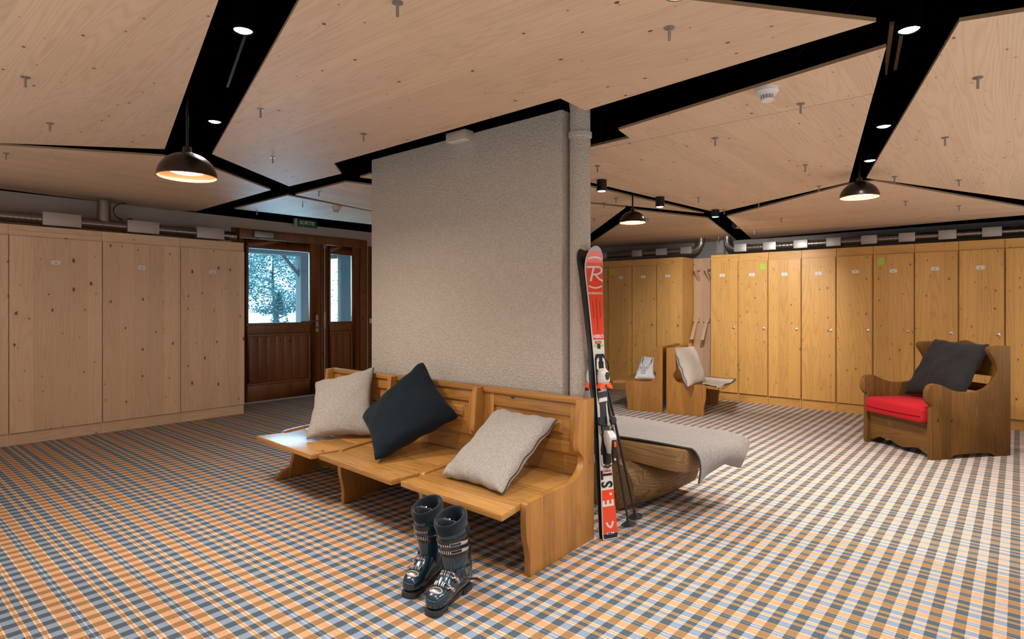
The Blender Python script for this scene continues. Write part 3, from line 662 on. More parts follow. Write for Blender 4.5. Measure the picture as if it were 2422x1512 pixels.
# ================================================================== BENCHES
def bench(name, label, FR, FL, BR, BL, sFR, sFL, profR, profL=None, H=.835, zs=.375, group=None, mats=(W_BSIDE, W_BSEAT, W_BRAIL, W_BSIDEY), diag=False, sides='RL', th=.042, D=.65):
    """plan corners (x, y): F/B front/back, R/L seen from the front.  prof: (depth 0..D, z) outline of a side panel"""
    FR, FL, BR, BL, sFR, sFL = [Vector(p) for p in (FR, FL, BR, BL, sFR, sFL)]
    org = (FR + FL + BR + BL) / 4; ms, mt, mr, mst = mats
    t = thing(name, label, 'bench', (org.x, org.y, 0), 0, group)
    def P(u, d, z):        # u 0 right .. 1 left, d 0 front .. 1 back
        q = (FR * (1 - u) + FL * u) * (1 - d) + (BR * (1 - u) + BL * u) * d - org
        return (q.x, q.y, z)
    W = (FL - FR).length
    e = th / W
    for u0, u1, pf, sd in ((0, e, profR, 'R'), (1 - e, 1, profL or profR, 'L')):
        if sd not in sides: continue
        MB().loops([[P(u0, d / D, z) for d, z in pf], [P(u1, d / D, z) for d, z in pf]]).build('side_panel', ms, t, bevel=.006)
    def blk(mb, u0, u1, d0, d1, z0, z1, lean0=0, lean1=0):
        return mb.loops([[P(u0, d0 + lean0, z0), P(u1, d0 + lean0, z0), P(u1, d1 + lean0, z0), P(u0, d1 + lean0, z0)],
                         [P(u0, d0 + lean1, z1), P(u1, d0 + lean1, z1), P(u1, d1 + lean1, z1), P(u0, d1 + lean1, z1)]])
    a, b = (e * 1.02 if 'R' in sides else .004), 1 - e * 1.02
    # seat, its front overhanging the side panels, made of two planks
    dm = .52; k = .25
    q = lambda v, z: (v.x - org.x, v.y - org.y, z)
    fr, fl = P(a, .03, 0), P(b, .03, 0)
    bmid = lambda u, d, z: P(u, d, z)
    for (pts) in ([q(sFR, 0), q(sFL, 0), fl, P(b, .33, 0), P(a, .33, 0), fr], [P(a, .334, 0), P(b, .334, 0), P(b, .86, 0), P(a, .86, 0)]):
        MB().loops([[(p[0], p[1], zs - .034) for p in pts], [(p[0], p[1], zs) for p in pts]]).build('seat_plank', mt, t, bevel=.007)
    ln = .045
    L = lambda z: ln * (z - zs) / (H - zs)
    m = MB(); blk(m, a, b, .845, .93, H - .034, H, L(H), L(H)); m.build('top_rail', mr, t, bevel=.006)
    f0, f1 = .875, .925
    sw = .085 / W
    for u0, u1 in ((a, a + sw), (b - sw, b)):
        m = MB(); blk(m, u0, u1, f0, f1, zs + .12, H - .034, L(zs + .12), L(H)); m.build('stile', mst, t, bevel=.003)
    m = MB(); blk(m, a + sw, b - sw, f0 + .004, f1, H - .115, H - .034, L(H - .115), L(H)); m.build('upper_rail', mr, t, bevel=.003)
    m = MB(); blk(m, a + sw, b - sw, f0 + .004, f1, zs + .12, zs + .19, L(zs + .12), L(zs + .19)); m.build('lower_rail', mr, t, bevel=.003)
    z0, z1 = zs + .19, H - .115
    m = MB(); blk(m, a + sw, b - sw, f0 + .035, f1, z0, z1, L(z0), L(z1)); m.build('panel_field', mr, t)
    sr = .055 / W; m = MB()
    o1 = [P(a + sw + sr, f0 + .035 + L(z0), z0 + .035), P(b - sw - sr, f0 + .035 + L(z0), z0 + .035), P(b - sw - sr, f0 + .035 + L(z1), z1 - .035), P(a + sw + sr, f0 + .035 + L(z1), z1 - .035)]
    sr2 = .075 / W
    o2 = [P(a + sw + sr2, f0 + .008 + L(z0), z0 + .052), P(b - sw - sr2, f0 + .008 + L(z0), z0 + .052), P(b - sw - sr2, f0 + .008 + L(z1), z1 - .052), P(a + sw + sr2, f0 + .008 + L(z1), z1 - .052)]
    m.loops([o1, o2]); m.build('raised_panel', mr, t, bevel=.002)
    m = MB(); blk(m, a, b, .90, .935, zs - .10, zs + .12, 0, L(zs + .12)); m.build('kick_board', mr, t)
    m = MB(); blk(m, a, b, .42, .46, zs - .10, zs - .034); m.build('cross_bar', mr, t, bevel=.003)
    if diag:
        m = MB(); m.loops([[P(a, .12, zs - .04), P(a, .16, zs - .04), P(a, .62, .05), P(a, .58, .05)], [P(b, .12, zs - .04), P(b, .16, zs - .04), P(b, .62, .05), P(b, .58, .05)]]); m.build('sloping_board', mr, t)
    return t
PF = [(.030, 0), (.034, .09), (.020, .15), (.004, .20), (.0, .25), (.0, .355), (.006, .375), (.022, .386), (.20, .388), (.38, .386), (.455, .398), (.50, .425), (.53, .46), (.535, .49), (.525, .515),
      (.495, .538), (.485, .56), (.49, .62), (.515, .835), (.65, .835), (.65, 0)]
PFO = [(.08, 0), (.085, .08), (.11, .12), (.125, .18), (.12, .225), (.085, .26), (.04, .275), (-.03, .285), (-.075, .30), (-.09, .325), (-.085, .345)] + [(0.0, .345), (.006, .375), (.022, .386)] + PF[8:]
PF = [(.65, 0)] + chaikin(PF[:-2], lambda p: p[1] < .01 or p[1] > .8, 2) + [(.65, .835)]
PFO = [(.65, 0)] + chaikin(PFO[:-2], lambda p: p[1] < .01 or p[1] > .8, 1) + [(.65, .835)]
GB = 'bench seats pushed together in front of the stucco pillar'
bench('pine_bench', 'near right pine bench section beside the upright skis, full side panel in view', (2.31, 1.885), (2.33, 2.735), (2.985, 1.915), (2.99, 2.815), (2.125, 1.885), (2.165, 2.70), PF, group=GB)
bench('pine_bench', 'middle pine bench section in front of the stucco pillar, carrying the black cushion', (2.31, 2.740), (2.335, 3.60), (2.99, 2.82), (2.99, 3.745), (2.14, 2.755), (2.19, 3.60), PF, group=GB, sides='L')
u1 = bench('pine_bench', 'far left pine bench section with a carved foot, nearest the exit door', (2.32, 3.605), (2.38, 4.47), (2.99, 3.75), (2.975, 4.61), (2.15, 3.635), (2.19, 4.487), PF, PFO, group=GB, diag=True, sides='L')
ft = MB().prism([(2.335 - 2.666, 0), (2.40 - 2.666, .055), (2.47 - 2.666, .085), (2.50 - 2.666, .03), (2.50 - 2.666, 0)], 'y', .355, .395).build('carved_foot', W_BSIDE, u1, bevel=.004)

SC = .49 / .65
PS = [(d * SC if d < .4 else d * SC, z * 1.012) for d, z in PF]
e = Vector((.98, .20)).normalized(); f = Vector((e.y, -e.x))
O = Vector((7.065, 3.445)); O2 = Vector((7.062, 3.498)); Wd = 1.04
MT = (W_BSIDEY, W_SEATX, W_RAILX, W_BSIDE)
fr = O + f * .49; o2 = O + e * Wd
GD = 'two bench halves standing back to back'
bench('pine_bench', 'right half of the back-to-back pine bench, with the light cushion and small blanket', o2 + f * .49, fr, o2, O, o2 + f * .70 + e * .0, fr + f * .20 - e * .05, PS, H=.845, zs=.38, group=GD, mats=MT, D=.49)
O3 = O2 + e * Wd
bench('pine_bench', 'left half of the back-to-back pine bench, with the white printed cushion', O2 - f * .49, O3 - f * .49, O2, O3, O2 - f * .66 - e * .03, O3 - f * .66, PS, H=.845, zs=.38, group=GD, mats=MT, D=.49)

# ------------------------------------------------------------------ log bench
t = thing('log_bench', 'rustic bench of a rough slab lying on a split log, behind the ski poles', 'bench', (0, 0, 0))
def noise3(x, y, z): return math.sin(x * 7.1 + y * 3.3) * .5 + math.sin(y * 9.7 + z * 6.1 + 1.7) * .3 + math.sin(z * 13 + x * 5 + .6) * .2
pts = []
for i in range(9):
    x = 3.50 + .09 * i; k = i / 8; ring = []
    yc = 2.14; ry = .205 + .13 * min(1, k * 2.2) ; 
    for j in range(28):
        a = 2 * math.pi * j / 28; c, s = math.cos(a), math.sin(a)
        yy = yc - ry * c * (1 if abs(s) < .98 else 1); zz = .165 + .175 * s
        zz = min(zz, .335); zz = max(zz, .0 + .0 * k)
        q = 1 + .03 * noise3(x * 3, c * 2, s * 2)
        ring.append((x + .012 * noise3(0, c * 3, s * 3), yc + (yy - yc) * q, zz))
    pts.append(ring)
MB().loops(pts).build('split_log', W_LOG, t, smooth=60)
sl = [(3.585, 2.62), (3.595, 2.2), (3.60, 1.78), (3.605, 1.685), (3.64, 1.625), (3.74, 1.60), (4.05, 1.615), (4.27, 1.65), (4.30, 2.2), (4.30, 2.62)]
lp = []
for z, g in ((.335, .03), (.30, .045), (.33, .02), (.40, .0), (.445, .0), (.455, .012)):
    lp.append([(3.94 + (x - 3.94) * (1 - g) + .006 * noise3(x * 4, y * 5, z * 20), y + (.03 if y < 1.7 else 0) * g * 10, (z if not (z < .31 and y > 2.0) else .335) + .004 * noise3(y * 6, x * 5, z)) for x, y in sl])
lp = [lp[1]] + lp[2:]
MB().loops(lp).build('seat_slab', W_SLAB, t, bevel=.006)

# ================================================================== CUSHIONS
LAST = {}
def cushion(name, label, TL, TR, BR, BL, th, mat, cat='cushion', face=None, group=None, seed=1, piping=None, pin=.05, N=26, power=3.4, sag=0.0, pull=.03, seam=None):
    TL, TR, BR, BL = [Vector(p) for p in (TL, TR, BR, BL)]; c = (TL + TR + BR + BL) / 4
    nrm = (TR - BL).cross(TL - BR).normalized()
    if face is not None and nrm.dot(Vector(face)) < 0: nrm = -nrm
    rs = random.Random(seed); ph = [rs.random() * 6 for _ in range(8)]
    t = thing(name, label, cat, tuple(c), 0, group)
    def pt(u, v, side):
        p = (TL * (1 - u) + TR * u) * (1 - v) + (BL * (1 - u) + BR * u) * v
        du = pin * math.sin(math.pi * v) * (1 - 2 * u) ; dv = pin * math.sin(math.pi * u) * (1 - 2 * v)
        p = p + (TR - TL) * du * abs(1 - 2 * u) ** 3 + (BL - TL) * dv * abs(1 - 2 * v) ** 3
        a = max(0, 1 - abs(2 * u - 1) ** power) * max(0, 1 - abs(2 * v - 1) ** power)
        h = th * a ** .42
        q = (abs(2 * u - 1) * abs(2 * v - 1)) ** 5; p = p + (c - p) * pull * q
        wv = .045 * th * (math.sin(9 * u + ph[0] + 4 * v) + math.sin(11 * v + ph[1] - 5 * u) + .6 * math.sin(17 * (u + v) + ph[2])) * min(1, a * 2)
        e = max(abs(2 * u - 1), abs(2 * v - 1)); ew = .05 * th * math.sin(24 * (u - v) + ph[3]) * max(0, e - .8) * 5
        return p + nrm * (side * max(0, h * .5 + wv * .6 * min(1, a * 4)) + ew) + Vector((0, 0, -sag * math.sin(math.pi * v) * math.sin(math.pi * u))) - c
    t['_'] = 0; del t['_']; LAST['pt'] = pt; LAST['n'] = nrm
    m = MB(); n = N + 1
    vs = []
    ease = lambda k: .5 - .5 * math.cos(math.pi * k / N) if True else k / N
    for side in (1, -1):
        for i in range(n):
            for j in range(n): vs.append(pt(ease(j), ease(i), side))
    fs = []
    for s in (0, 1):
        for i in range(N):
            for j in range(N):
                a = s * n * n + i * n + j; fs.append((a, a + 1, a + n + 1, a + n))
    m.add(vs, fs); bm_ob = None
    cov = m.build('cover', mat, t, smooth=180)
    bm = bmesh.new(); bm.from_mesh(cov.data); bmesh.ops.remove_doubles(bm, verts=bm.verts, dist=.0012); bmesh.ops.recalc_face_normals(bm, faces=bm.faces); bm.to_mesh(cov.data); bm.free()
    if seam: MB().tube([tuple(Vector(pt(seam[0] * (1 - k / 30) + seam[1] * k / 30, .01 + .98 * k / 30, 1)) + nrm * .001) for k in range(31)], .0035, 6).build('seam', M_PIPING, t, smooth=60)
    if piping:
        for sd in piping:
            K = 30; f = {'R': lambda k: (1, k), 'L': lambda k: (0, k), 'T': lambda k: (k, 0), 'B': lambda k: (k, 1)}[sd]
            MB().tube([pt(*f(k / K), 0) for k in range(K + 1)], .0042, 6).build('piping', M_PIPING, t, smooth=60)
    return t
GC = 'grey wool cushions'
cushion('wool_cushion', 'grey felted wool cushion at the far left end of the bench', (2.62, 4.36, .765), (2.91, 3.957, .888), (2.72, 3.70, .400), (2.33, 4.02, .385), .15, M_WOOL, face=(-1, -.3, .3), group=GC, seed=3, piping='R', pin=.07)
cushion('black_cushion', 'blue-black cotton cushion standing on its corner in the middle of the bench', (2.50, 3.56, .59), (2.88, 3.324, .979), (2.86, 2.93, .620), (2.28, 3.10, .390), .17, M_BLACKCL, face=(-1, -.2, .4), seed=5, pin=.05)
cushion('wool_cushion', 'grey wool cushion with a dark piped seam, reclining on the near bench section', (2.86, 2.571, .715), (2.92, 2.13, .690), (2.315, 2.052, .395), (2.345, 2.56, .395), .13, M_WOOL, face=(-1, 0, 1), group=GC, seed=8, piping='R', pin=.05)
cushion('wool_cushion', 'pale felted cushion with a dark seam leaning on the right half of the double bench', (7.20, 3.42, .845), (7.62, 3.33, .840), (7.45, 3.09, .405), (6.97, 3.11, .370), .15, M_WOOL2, face=(-.3, -1, .2), group=GC, seed=11, piping='L', pin=.03)
cw = cushion('printed_cushion', 'small white linen cushion printed with grey antlers on the left half of the double bench', (7.36, 3.92, .690), (7.26, 3.66, .685), (7.10, 3.61, .410), (7.06, 3.90, .400), .12, M_WHITECL, face=(-.8, -.4, .3), seed=13, pin=.04)
# grey print (antlers above a knitted-pattern body) on the cushion front
PT, PN = LAST['pt'], LAST['n']
S_ = lambda u, v: Vector(PT(u, v, 1)) + PN * .0012
pm = MB()
for r_ in range(9):
    v = .55 + .036 * r_; hw_ = (.30, .27, .24, .16, .16, .15, .14, .13, .11)[r_]
    n = int(hw_ * 2 / .05)
    for q in range(n):
        u = .46 - hw_ + q * .05; pm.add([S_(u, v), S_(u + .034, v), S_(u + .034, v + .02), S_(u, v + .02)], [(0, 1, 2, 3)])
for sg in (-1, 1):
    for arc in range(3):
        L = [S_(.48 + sg * (.06 + .20 * math.sin(a) + .03 * arc), .50 - .30 * (1 - math.cos(a)) * .8 - .02 * arc) for a in [R(14 * k) for k in range(1 + arc * 2, 8 + arc)]]
        pm.tube(L, .0030, 5)
pm.build('antler_print', M_PRINT, cw)['kind'] = 'stuff'

# ------------------------------------------------------------------ blankets
def blanket(name, label, fn, NU, NV, mat, th=.008):
    m = MB(); top = [[Vector(fn(i / NU, j / NV)) for j in range(NV + 1)] for i in range(NU + 1)]
    n = NV + 1; vs = []; nr = []
    for i in range(NU + 1):
        for j in range(n):
            a = top[min(i + 1, NU)][j] - top[max(i - 1, 0)][j]; b = top[i][min(j + 1, NV)] - top[i][max(j - 1, 0)]
            k = a.cross(b); k = k.normalized() if k.length > 1e-9 else Vector((0, 0, 1)); nr.append(k)
            vs.append(top[i][j])
    vs2 = [v + k * th for v, k in zip(vs, nr)]; off = len(vs); fs = []
    for i in range(NU):
        for j in range(NV):
            a = i * n + j; fs.append((a, a + 1, a + n + 1, a + n)); fs.append((a + off, a + n + off, a + n + 1 + off, a + 1 + off))
    for i in range(NU):
        for j in (0, NV): a = i * n + j; fs.append((a, a + n, a + n + off, a + off))
    for j in range(NV):
        for i in (0, NU): a = i * n + j; fs.append((a, a + 1, a + 1 + off, a + off))
    m.add([tuple(v) for v in vs] + [tuple(v) for v in vs2], fs)
    o = m.build(name, mat, smooth=70); tag(o, label, 'blanket')
    ed = [tuple(top[i][0]) for i in range(NU + 1)] + [tuple(top[NU][j]) for j in range(1, n)] + [tuple(top[i][NV]) for i in range(NU - 1, -1, -1)]
    MB().tube(ed, .0055, 6).build('stitched_edge', M_PIPING, o, smooth=60)
    return o
def fn1(u, v):
    # u along the bench from hidden end to the hanging end, v across from near edge to far edge
    x = 3.615 + .655 * v - .02 * math.sin(6 * u) * (1 - v)
    top_end = 1.60
    y = 2.62 - 1.02 * min(1, u / .72)
    z = .462 + .007 * math.sin(7 * y + 4 * v) * math.sin(9 * x) + .006
    if u > .72:
        k = (u - .72) / .28
        hem = [(0, (3.60, 1.535, .262)), (.2, (3.70, 1.53, .295)), (.58, (3.90, 1.49, .335)), (.75, (4.02, 1.475, .30)), (.88, (4.13, 1.47, .262)), (.95, (4.24, 1.48, .31)), (1, (4.30, 1.49, .36))]
        for (v0, p0), (v1, p1) in zip(hem, hem[1:]):
            if v <= v1 + 1e-9:
                q = (v - v0) / (v1 - v0); hx, hy, hz = [p0[i] + (p1[i] - p0[i]) * q for i in range(3)]; break
        k2 = math.sin(min(1, k * 1.15) * math.pi / 2); out = .045 * math.sin(math.pi * min(1, k)) * (.3 + .7 * v)
        x = x + (hx - x) * k; y = 1.60 + (hy - 1.60) * k2 - out; z = .462 + (hz - .462) * k ** 1.6
    return (x, y, z)
blanket('wool_blanket', 'grey-brown wool blanket spread over the log bench with its corners hanging down', fn1, 44, 26, M_BLANKET)
def fn2(u, v):
    near = Vector((7.27, 3.06)) * (1 - u) + Vector((8.06, 3.35)) * u
    far = Vector((7.13, 2.795)) * (1 - u) + Vector((7.86, 2.855)) * u
    p = near * (1 - v) + far * v
    return (p.x, p.y, .388 + .008 * (1 + math.sin(12 * u + 2)) * v + .010 * max(0, math.sin(9 * u + 5 * v)) - (.03 if v > .95 else 0) * (1 - u))
blanket('wool_blanket', 'small pale grey wool blanket with a dark edge on the seat of the double bench', fn2, 24, 14, M_WOOL2)

# ================================================================== ARMCHAIR
b3 = Vector((.788, -.616, 0)).normalized(); l3 = Vector((.616, .788, 0)).normalized()
FRc = Vector((6.455, .595, 0)); WA = .78
t = thing('wooden_armchair', 'dark-stained wooden armchair with scrolled arms and a red seat, before the honey lockers', 'armchair', tuple(FRc), math.atan2(b3.y, b3.x))
# local: +x = towards the back, +y = towards the left side of the picture
Mi = Matrix.Rotation(-math.atan2(b3.y, b3.x), 4, 'Z')
pf = [(.0, 0), (.0, .465), (.012, .485), (-.022, .505), (-.042, .54), (-.050, .58), (-.042, .63), (-.015, .668), (.035, .683), (.09, .675), (.15, .65), (.22, .620), (.31, .600), (.42, .594), (.52, .600),
      (.60, .622), (.66, .66), (.705, .72), (.725, .79), (.715, .84), (.685, .89), (.650, .935), (.630, .965), (.630, .99), (.650, 1.008), (.70, 1.012), (.868, 1.012), (.868, 0), (.70, 0), (.66, .022), (.62, .038), (.25, .038), (.22, .015), (.19, 0)]
pf = chaikin(pf, lambda p: p[1] < .03 or p[0] > .8, 2)
for y0, y1 in ((-.0, .045), (WA - .045, WA)):
    MB().prism(pf, 'y', y0, y1).build('side_panel', W_ARM2, t, bevel=.008)
ap = [(.045, .315), (.045, .03), (.08, .028), (.13, .050), (.17, .066), (.23, .062), (.28, .048), (.33, .040), (.39, .040), (.44, .058), (.50, .080), (.56, .070), (.61, .078), (.66, .060), (.70, .035), (.735, .033), (.735, .315)]
MB().prism(ap, 'x', .035, .06).build('front_apron', W_ARMY, t, bevel=.003)
MB().box(.03, .80, .045, WA - .045, .29, .315).build('seat_board', W_ARMY, t, bevel=.003)
bt = [(.045, .34), (.045, .985), (.15, 1.0), (.28, 1.015), (.36, 1.04), (.39, 1.045), (.42, 1.04), (.50, 1.015), (.63, 1.0), (.735, .985), (.735, .34)]
MB().prism([p for p in bt if p[1] > .7 or 0] + [(.735, .72), (.045, .72)], 'x', .80, .83).build('back_board', W_ARMY, t, bevel=.004)
MB().box(.80, .83, .045, WA - .045, .56, .64).build('back_slat', W_ARMY, t, bevel=.004)
MB().box(.80, .83, .045, WA - .045, .30, .40).build('back_slat', W_ARMY, t, bevel=.004)
# red seat pad
t2 = thing('seat_cushion', 'thick red cotton seat pad with piped edges in the wooden armchair', 'cushion', tuple(FRc), math.atan2(b3.y, b3.x))
m = MB(); ls = []
for z, g in ((.318, .03), (.325, .008), (.345, 0), (.385, .004), (.39, .006), (.43, .0), (.455, .010), (.466, .03)):
    ring = []
    xa, xb, ya, yb = -.045 + g, .76 - g, .052 + g, WA - .052 - g
    cr = .03
    fr0 = lambda yv: -.035 * math.sin(math.pi * (yv - ya) / (yb - ya)) * 0
    for cx_, cy_, a0 in ((xb - cr, yb - cr, 0), (xa + cr, yb - cr, 90), (xa + cr, ya + cr, 180), (xb - cr, ya + cr, 270)):
        for q in range(5): a = R(a0 + 22.5 * q); ring.append((cx_ + cr * math.cos(a), cy_ + cr * math.sin(a), z + (.012 if cx_ < .3 and z > .39 else 0) * 0))
    ls.append(ring)
m.loops(ls); pad = m.build('cover', M_RED, t2, smooth=40)
for z in (.385,):
    MB().tube([(-.048, .075, z), (-.050, .2, z - .004), (-.051, .4, z - .006), (-.050, .6, z - .004), (-.048, .705, z)], .005, 6).build('piping', M_RED, t2, smooth=60)
la = lambda x, y, z: tuple(FRc + b3 * x + l3 * y + Vector((0, 0, z)))
cb = cushion('dark_cushion', 'large charcoal cushion with a seam, propped against the back of the armchair', la(.69, .60, 1.045), la(.72, .07, 1.02), la(.42, .10, .50), la(.40, .70, .49), .19, M_GREYCL, face=tuple(-b3 + Vector((0, 0, .5))), seed=21, pin=.035, pull=.0, seam=(.38, .44))


# ================================================================== SKIS (tails on the carpet, tips against the pipe)
def ski(label, base, top, wdir, mirror=False):
    base, top, wdir = Vector(base), Vector(top), Vector(wdir)
    zax = (top - base).normalized(); xax = (wdir - zax * wdir.dot(zax)).normalized(); yax = zax.cross(xax)   # -y faces the viewer
    Ln = (top - base).length
    t = thing('ski', label, 'ski', tuple(base), 0, 'pair of skis')
    M = Matrix((xax, yax, zax)).transposed().to_4x4()
    t.matrix_world = Matrix.Translation(base) @ M
    def hw(s):
        if s < .5: w = .0345 + .0195 * ((.5 - s) / .5) ** 1.7
        else: w = .0345 + .0305 * ((s - .5) / .42) ** 1.5
        if s > .92:
            k = (s - .92) / .08; w = .065 * math.sqrt(max(0, 1 - (k) ** 2.6))
        if s < .012: w *= .93
        return w
    cv = lambda s: -(.040 * max(0, (s - .9) / .1) ** 1.8) - .012 * math.sin(math.pi * min(1, s / .95)) * 0
    N = 70; S = [i / N for i in range(N)] + [.993, .998, 1.0]
    def strip(s0, s1, x0f, x1f, dy, mat, name, n=24, edge=0.0):
        m = MB(); v = []
        for i in range(n + 1):
            s = s0 + (s1 - s0) * i / n; w = hw(s) - edge; v += [(x0f * w, -.0065 - dy + cv(s), s * Ln), (x1f * w, -.0065 - dy + cv(s), s * Ln)]
        m.add(v, [(2 * i, 2 * i + 1, 2 * i + 3, 2 * i + 2) for i in range(n)])
        return m.build(name, mat, t)
    ls = []
    for s in S:
        w = max(hw(s), .0008); y = cv(s); ls.append([(-w, .004 + y, s * Ln), (w, .004 + y, s * Ln), (w, -.001 + y, s * Ln), (w * .93, -.0065 + y, s * Ln), (-w * .93, -.0065 + y, s * Ln), (-w, -.001 + y, s * Ln)])
    MB().loops(ls).build('ski_body', M_SKW, t)
    ls = [[(-max(hw(s), .001) * 1.004, .0045 + cv(s), s * Ln), (max(hw(s), .001) * 1.004, .0045 + cv(s), s * Ln), (max(hw(s), .001) * 1.004, .0005 + cv(s), s * Ln), (-max(hw(s), .001) * 1.004, .0005 + cv(s), s * Ln)] for s in S]
    MB().loops(ls).build('running_base', M_SKB, t)
    E_ = .0045
    strip(.003, .018, -.93, .93, .0006, M_SKB, 'tail_protector', 3)
    strip(.019, .162, -.93, .93, .0008, M_SKR, 'tail_graphic', 10)
    strip(.672, .982, -.93, .93, .0008, M_SKR, 'tip_graphic', 40, .001)
    strip(.955, .999, -.98, .98, .0005, M_SKG, 'tip_protector', 16)
    # slanted lower border of the red tip field and black vents
    def patch(pts, mat, name, dy=.0014): return MB().add([(x, -.0065 - dy + cv(z / Ln), z) for x, z in pts], [tuple(range(len(pts)))]).build(name, mat, t)
    for x, a, b in ((-.024, 1.31, 1.412), (.0, 1.235, 1.432), (.024, 1.31, 1.412)):
        patch([(x - .0016, a), (x + .0016, a), (x + .0016, b), (x - .0016, b)], M_SKB, 'vent_line')
    zc_ = 1.590; cyr = lambda z: -.0065 - .0016 + cv(z / Ln)
    def ring(r0, r1, mat, name):
        m = MB(); v = []; n = 60
        for k in range(n):
            a = 2 * math.pi * k / n
            for r in (r0, r1):
                x = r * math.cos(a); z = zc_ + r * math.sin(a); v.append((x, cyr(z), z))
        f = [];
        for k in range(n):
            j = (k + 1) % n
            if abs(v[2 * k][0]) < hw(v[2 * k][2] / Ln) * .90 and abs(v[2 * k + 1][0]) < hw(v[2 * k + 1][2] / Ln) * .92 and abs(v[2 * j + 1][0]) < hw(v[2 * j + 1][2] / Ln) * .92: f.append((2 * k, 2 * k + 1, 2 * j + 1, 2 * j))
        m.add(v, f); m.build(name, mat, t)
    ring(.090, .099, M_SKW, 'emblem_ring')
    def stroke(pts, wd, name):
        m = MB()
        for (x0, z0), (x1, z1) in zip(pts, pts[1:]):
            d = Vector((x1 - x0, z1 - z0)); n = Vector((-d.y, d.x)).normalized() * wd / 2
            q = [(x0 + n.x, z0 + n.y), (x1 + n.x, z1 + n.y), (x1 - n.x, z1 - n.y), (x0 - n.x, z0 - n.y)]
            m.add([(x, cyr(z) - .0002, z) for x, z in q], [(0, 1, 2, 3)])
        m.build(name, M_SKW, t)
    z0 = zc_ - .028
    stroke([(-.056, z0 + .062), (.030, z0 + .064), (.046, z0 + .058), (.052, z0 + .044), (.046, z0 + .030), (.026, z0 + .020), (.0, z0 + .016), (-.012, z0 + .017)], .012, 'emblem_letter')
    stroke([(-.006, z0 + .058), (-.032, z0 - .026)], .014, 'emblem_letter'); stroke([(.002, z0 + .018), (.030, z0 - .010), (.056, z0 - .024)], .012, 'emblem_letter')
    fx = (1, 0, 0); fz = (0, 0, 1)
    def T(name, s, size, mat, x, z, rot=0, sx=1, bold=.0):
        X, Y = (fx, fz) if not rot else (fz, (-1, 0, 0))
        return text_mesh(name, s, size, mat, t, frame((x, -.0065 - .0018 + cv(z / Ln), z), X, Y), .0003, sx, bold)
    T('lettering', 'ROSSIGNOL', .0185, M_SKW, .0, 1.462, sx=1.0, bold=.0006)
    T('lettering', 'HERO', .029, M_SKW, .0, 1.196, sx=.95, bold=.0014)
    T('lettering', 'ELITE', .022, M_SKR, -.004, 1.160, sx=.9, bold=.0010)
    patch([(-.034, 1.135), (.034, 1.135), (.034, 1.145), (-.034, 1.145)], M_LIME, 'lime_band'); patch([(-.012, 1.122), (.010, 1.122), (.010, 1.152), (-.012, 1.152)], M_SKB, 'dark_badge', .002)
    T('lettering', 'CARBON', .014, M_SKR, .004, .392, sx=.95, bold=.0009)
    T('lettering', 'T', .105, M_SKB, .0, .372, 1, .80, .0035); T('lettering', 'S', .105, M_SKB, .0, .315, 1, .78, .0035)
    T('lettering', '-', .09, M_SKW, .01, .258, 1, .5, .003); T('lettering', 'E', .105, M_SKW, .0, .205, 1, .75, .0035)
    stroke([(-.022, .098), (-.018, .082), (-.004, .070), (.006, .066)], .012, 'tail_emblem'); stroke([(.006, .066), (.018, .088), (.020, .100)], .013, 'tail_emblem')
    patch([(-.024, .028), (.010, .028), (.010, .040), (-.024, .040)], M_SKW, 'serial_label'); patch([(-.018, .030), (.004, .030), (.004, .038), (-.018, .038)], M_INK, 'serial_print', .002)
    patch([(.020 + .006 * math.cos(a), .034 + .006 * math.sin(a)) for a in [R(30 * k) for k in range(12)]], M_SKW, 'round_mark')
    # ---- binding
    bd = bpy.data.objects.new('binding', None); C.objects.link(bd); bd.parent = t; bd.empty_display_size = .05
    B_ = lambda: MB()
    pl = [(-.030, .43), (-.033, .52), (-.022, .58), (-.020, .78), (-.034, .84), (-.036, 1.06), (-.026, 1.09), (.026, 1.09), (.036, 1.06), (.034, .84), (.020, .78), (.022, .58), (.033, .52), (.030, .43)]
    B_().prism(pl, 'y', -.006, -.016).build('binding_plate', M_SKB, bd, bevel=.002)
    for z in (.80, .86): B_().prism([(-.029, z), (.029, z + .006), (.027, z + .030), (-.027, z + .024)], 'y', -.015, -.0195).build('plate_stripe', M_SKW, bd, bevel=.001)
    for sx_ in (-1, 1): B_().prism([(sx_ * .018, .99), (sx_ * .030, 1.00), (sx_ * .028, 1.055), (sx_ * .014, 1.07), (sx_ * .012, 1.05), (sx_ * .019, 1.04)], 'y', -.015, -.019).build('plate_inlay', M_SKW, bd)
    # toe piece
    lz = [(.905, .026, .045), (.925, .031, .062), (.955, .030, .066), (.985, .024, .055), (1.003, .016, .040)]
    B_().loops([[(-w, -.015, z), (w, -.015, z), (w, -.015 - h * .6, z), (w * .6, -.015 - h, z), (-w * .6, -.015 - h, z), (-w, -.015 - h * .6, z)] for z, w, h in lz]).build('toe_housing', M_SKW, bd, bevel=.004)
    B_().loops([[(.015 * math.cos(a) * k, -.015 - .0665 - dy, .957 + .024 * math.sin(a) * k) for a in [R(20 * q) for q in range(18)]] for k, dy in ((1, 0), (.9, .004))]).build('release_window', M_SKB, bd)
    for sx_ in (-1, 1):
        B_().prism([(sx_ * .006, .918), (sx_ * .030, .915), (sx_ * .045, .890), (sx_ * .040, .874), (sx_ * .018, .885), (sx_ * .006, .895)], 'y', -.020, -.062).build('toe_jaw', M_BRED, bd, bevel=.003)
        B_().prism([(sx_ * .040, .888), (sx_ * .045, .884), (sx_ * .043, .868), (sx_ * .034, .872)], 'y', -.025, -.060).build('jaw_pad', M_SKB, bd, bevel=.002)
    # brake and heel piece
    B_().box(-.028, .028, -.030, -.012, .60, .66).build('brake_pedal', M_SKB, bd, bevel=.006)
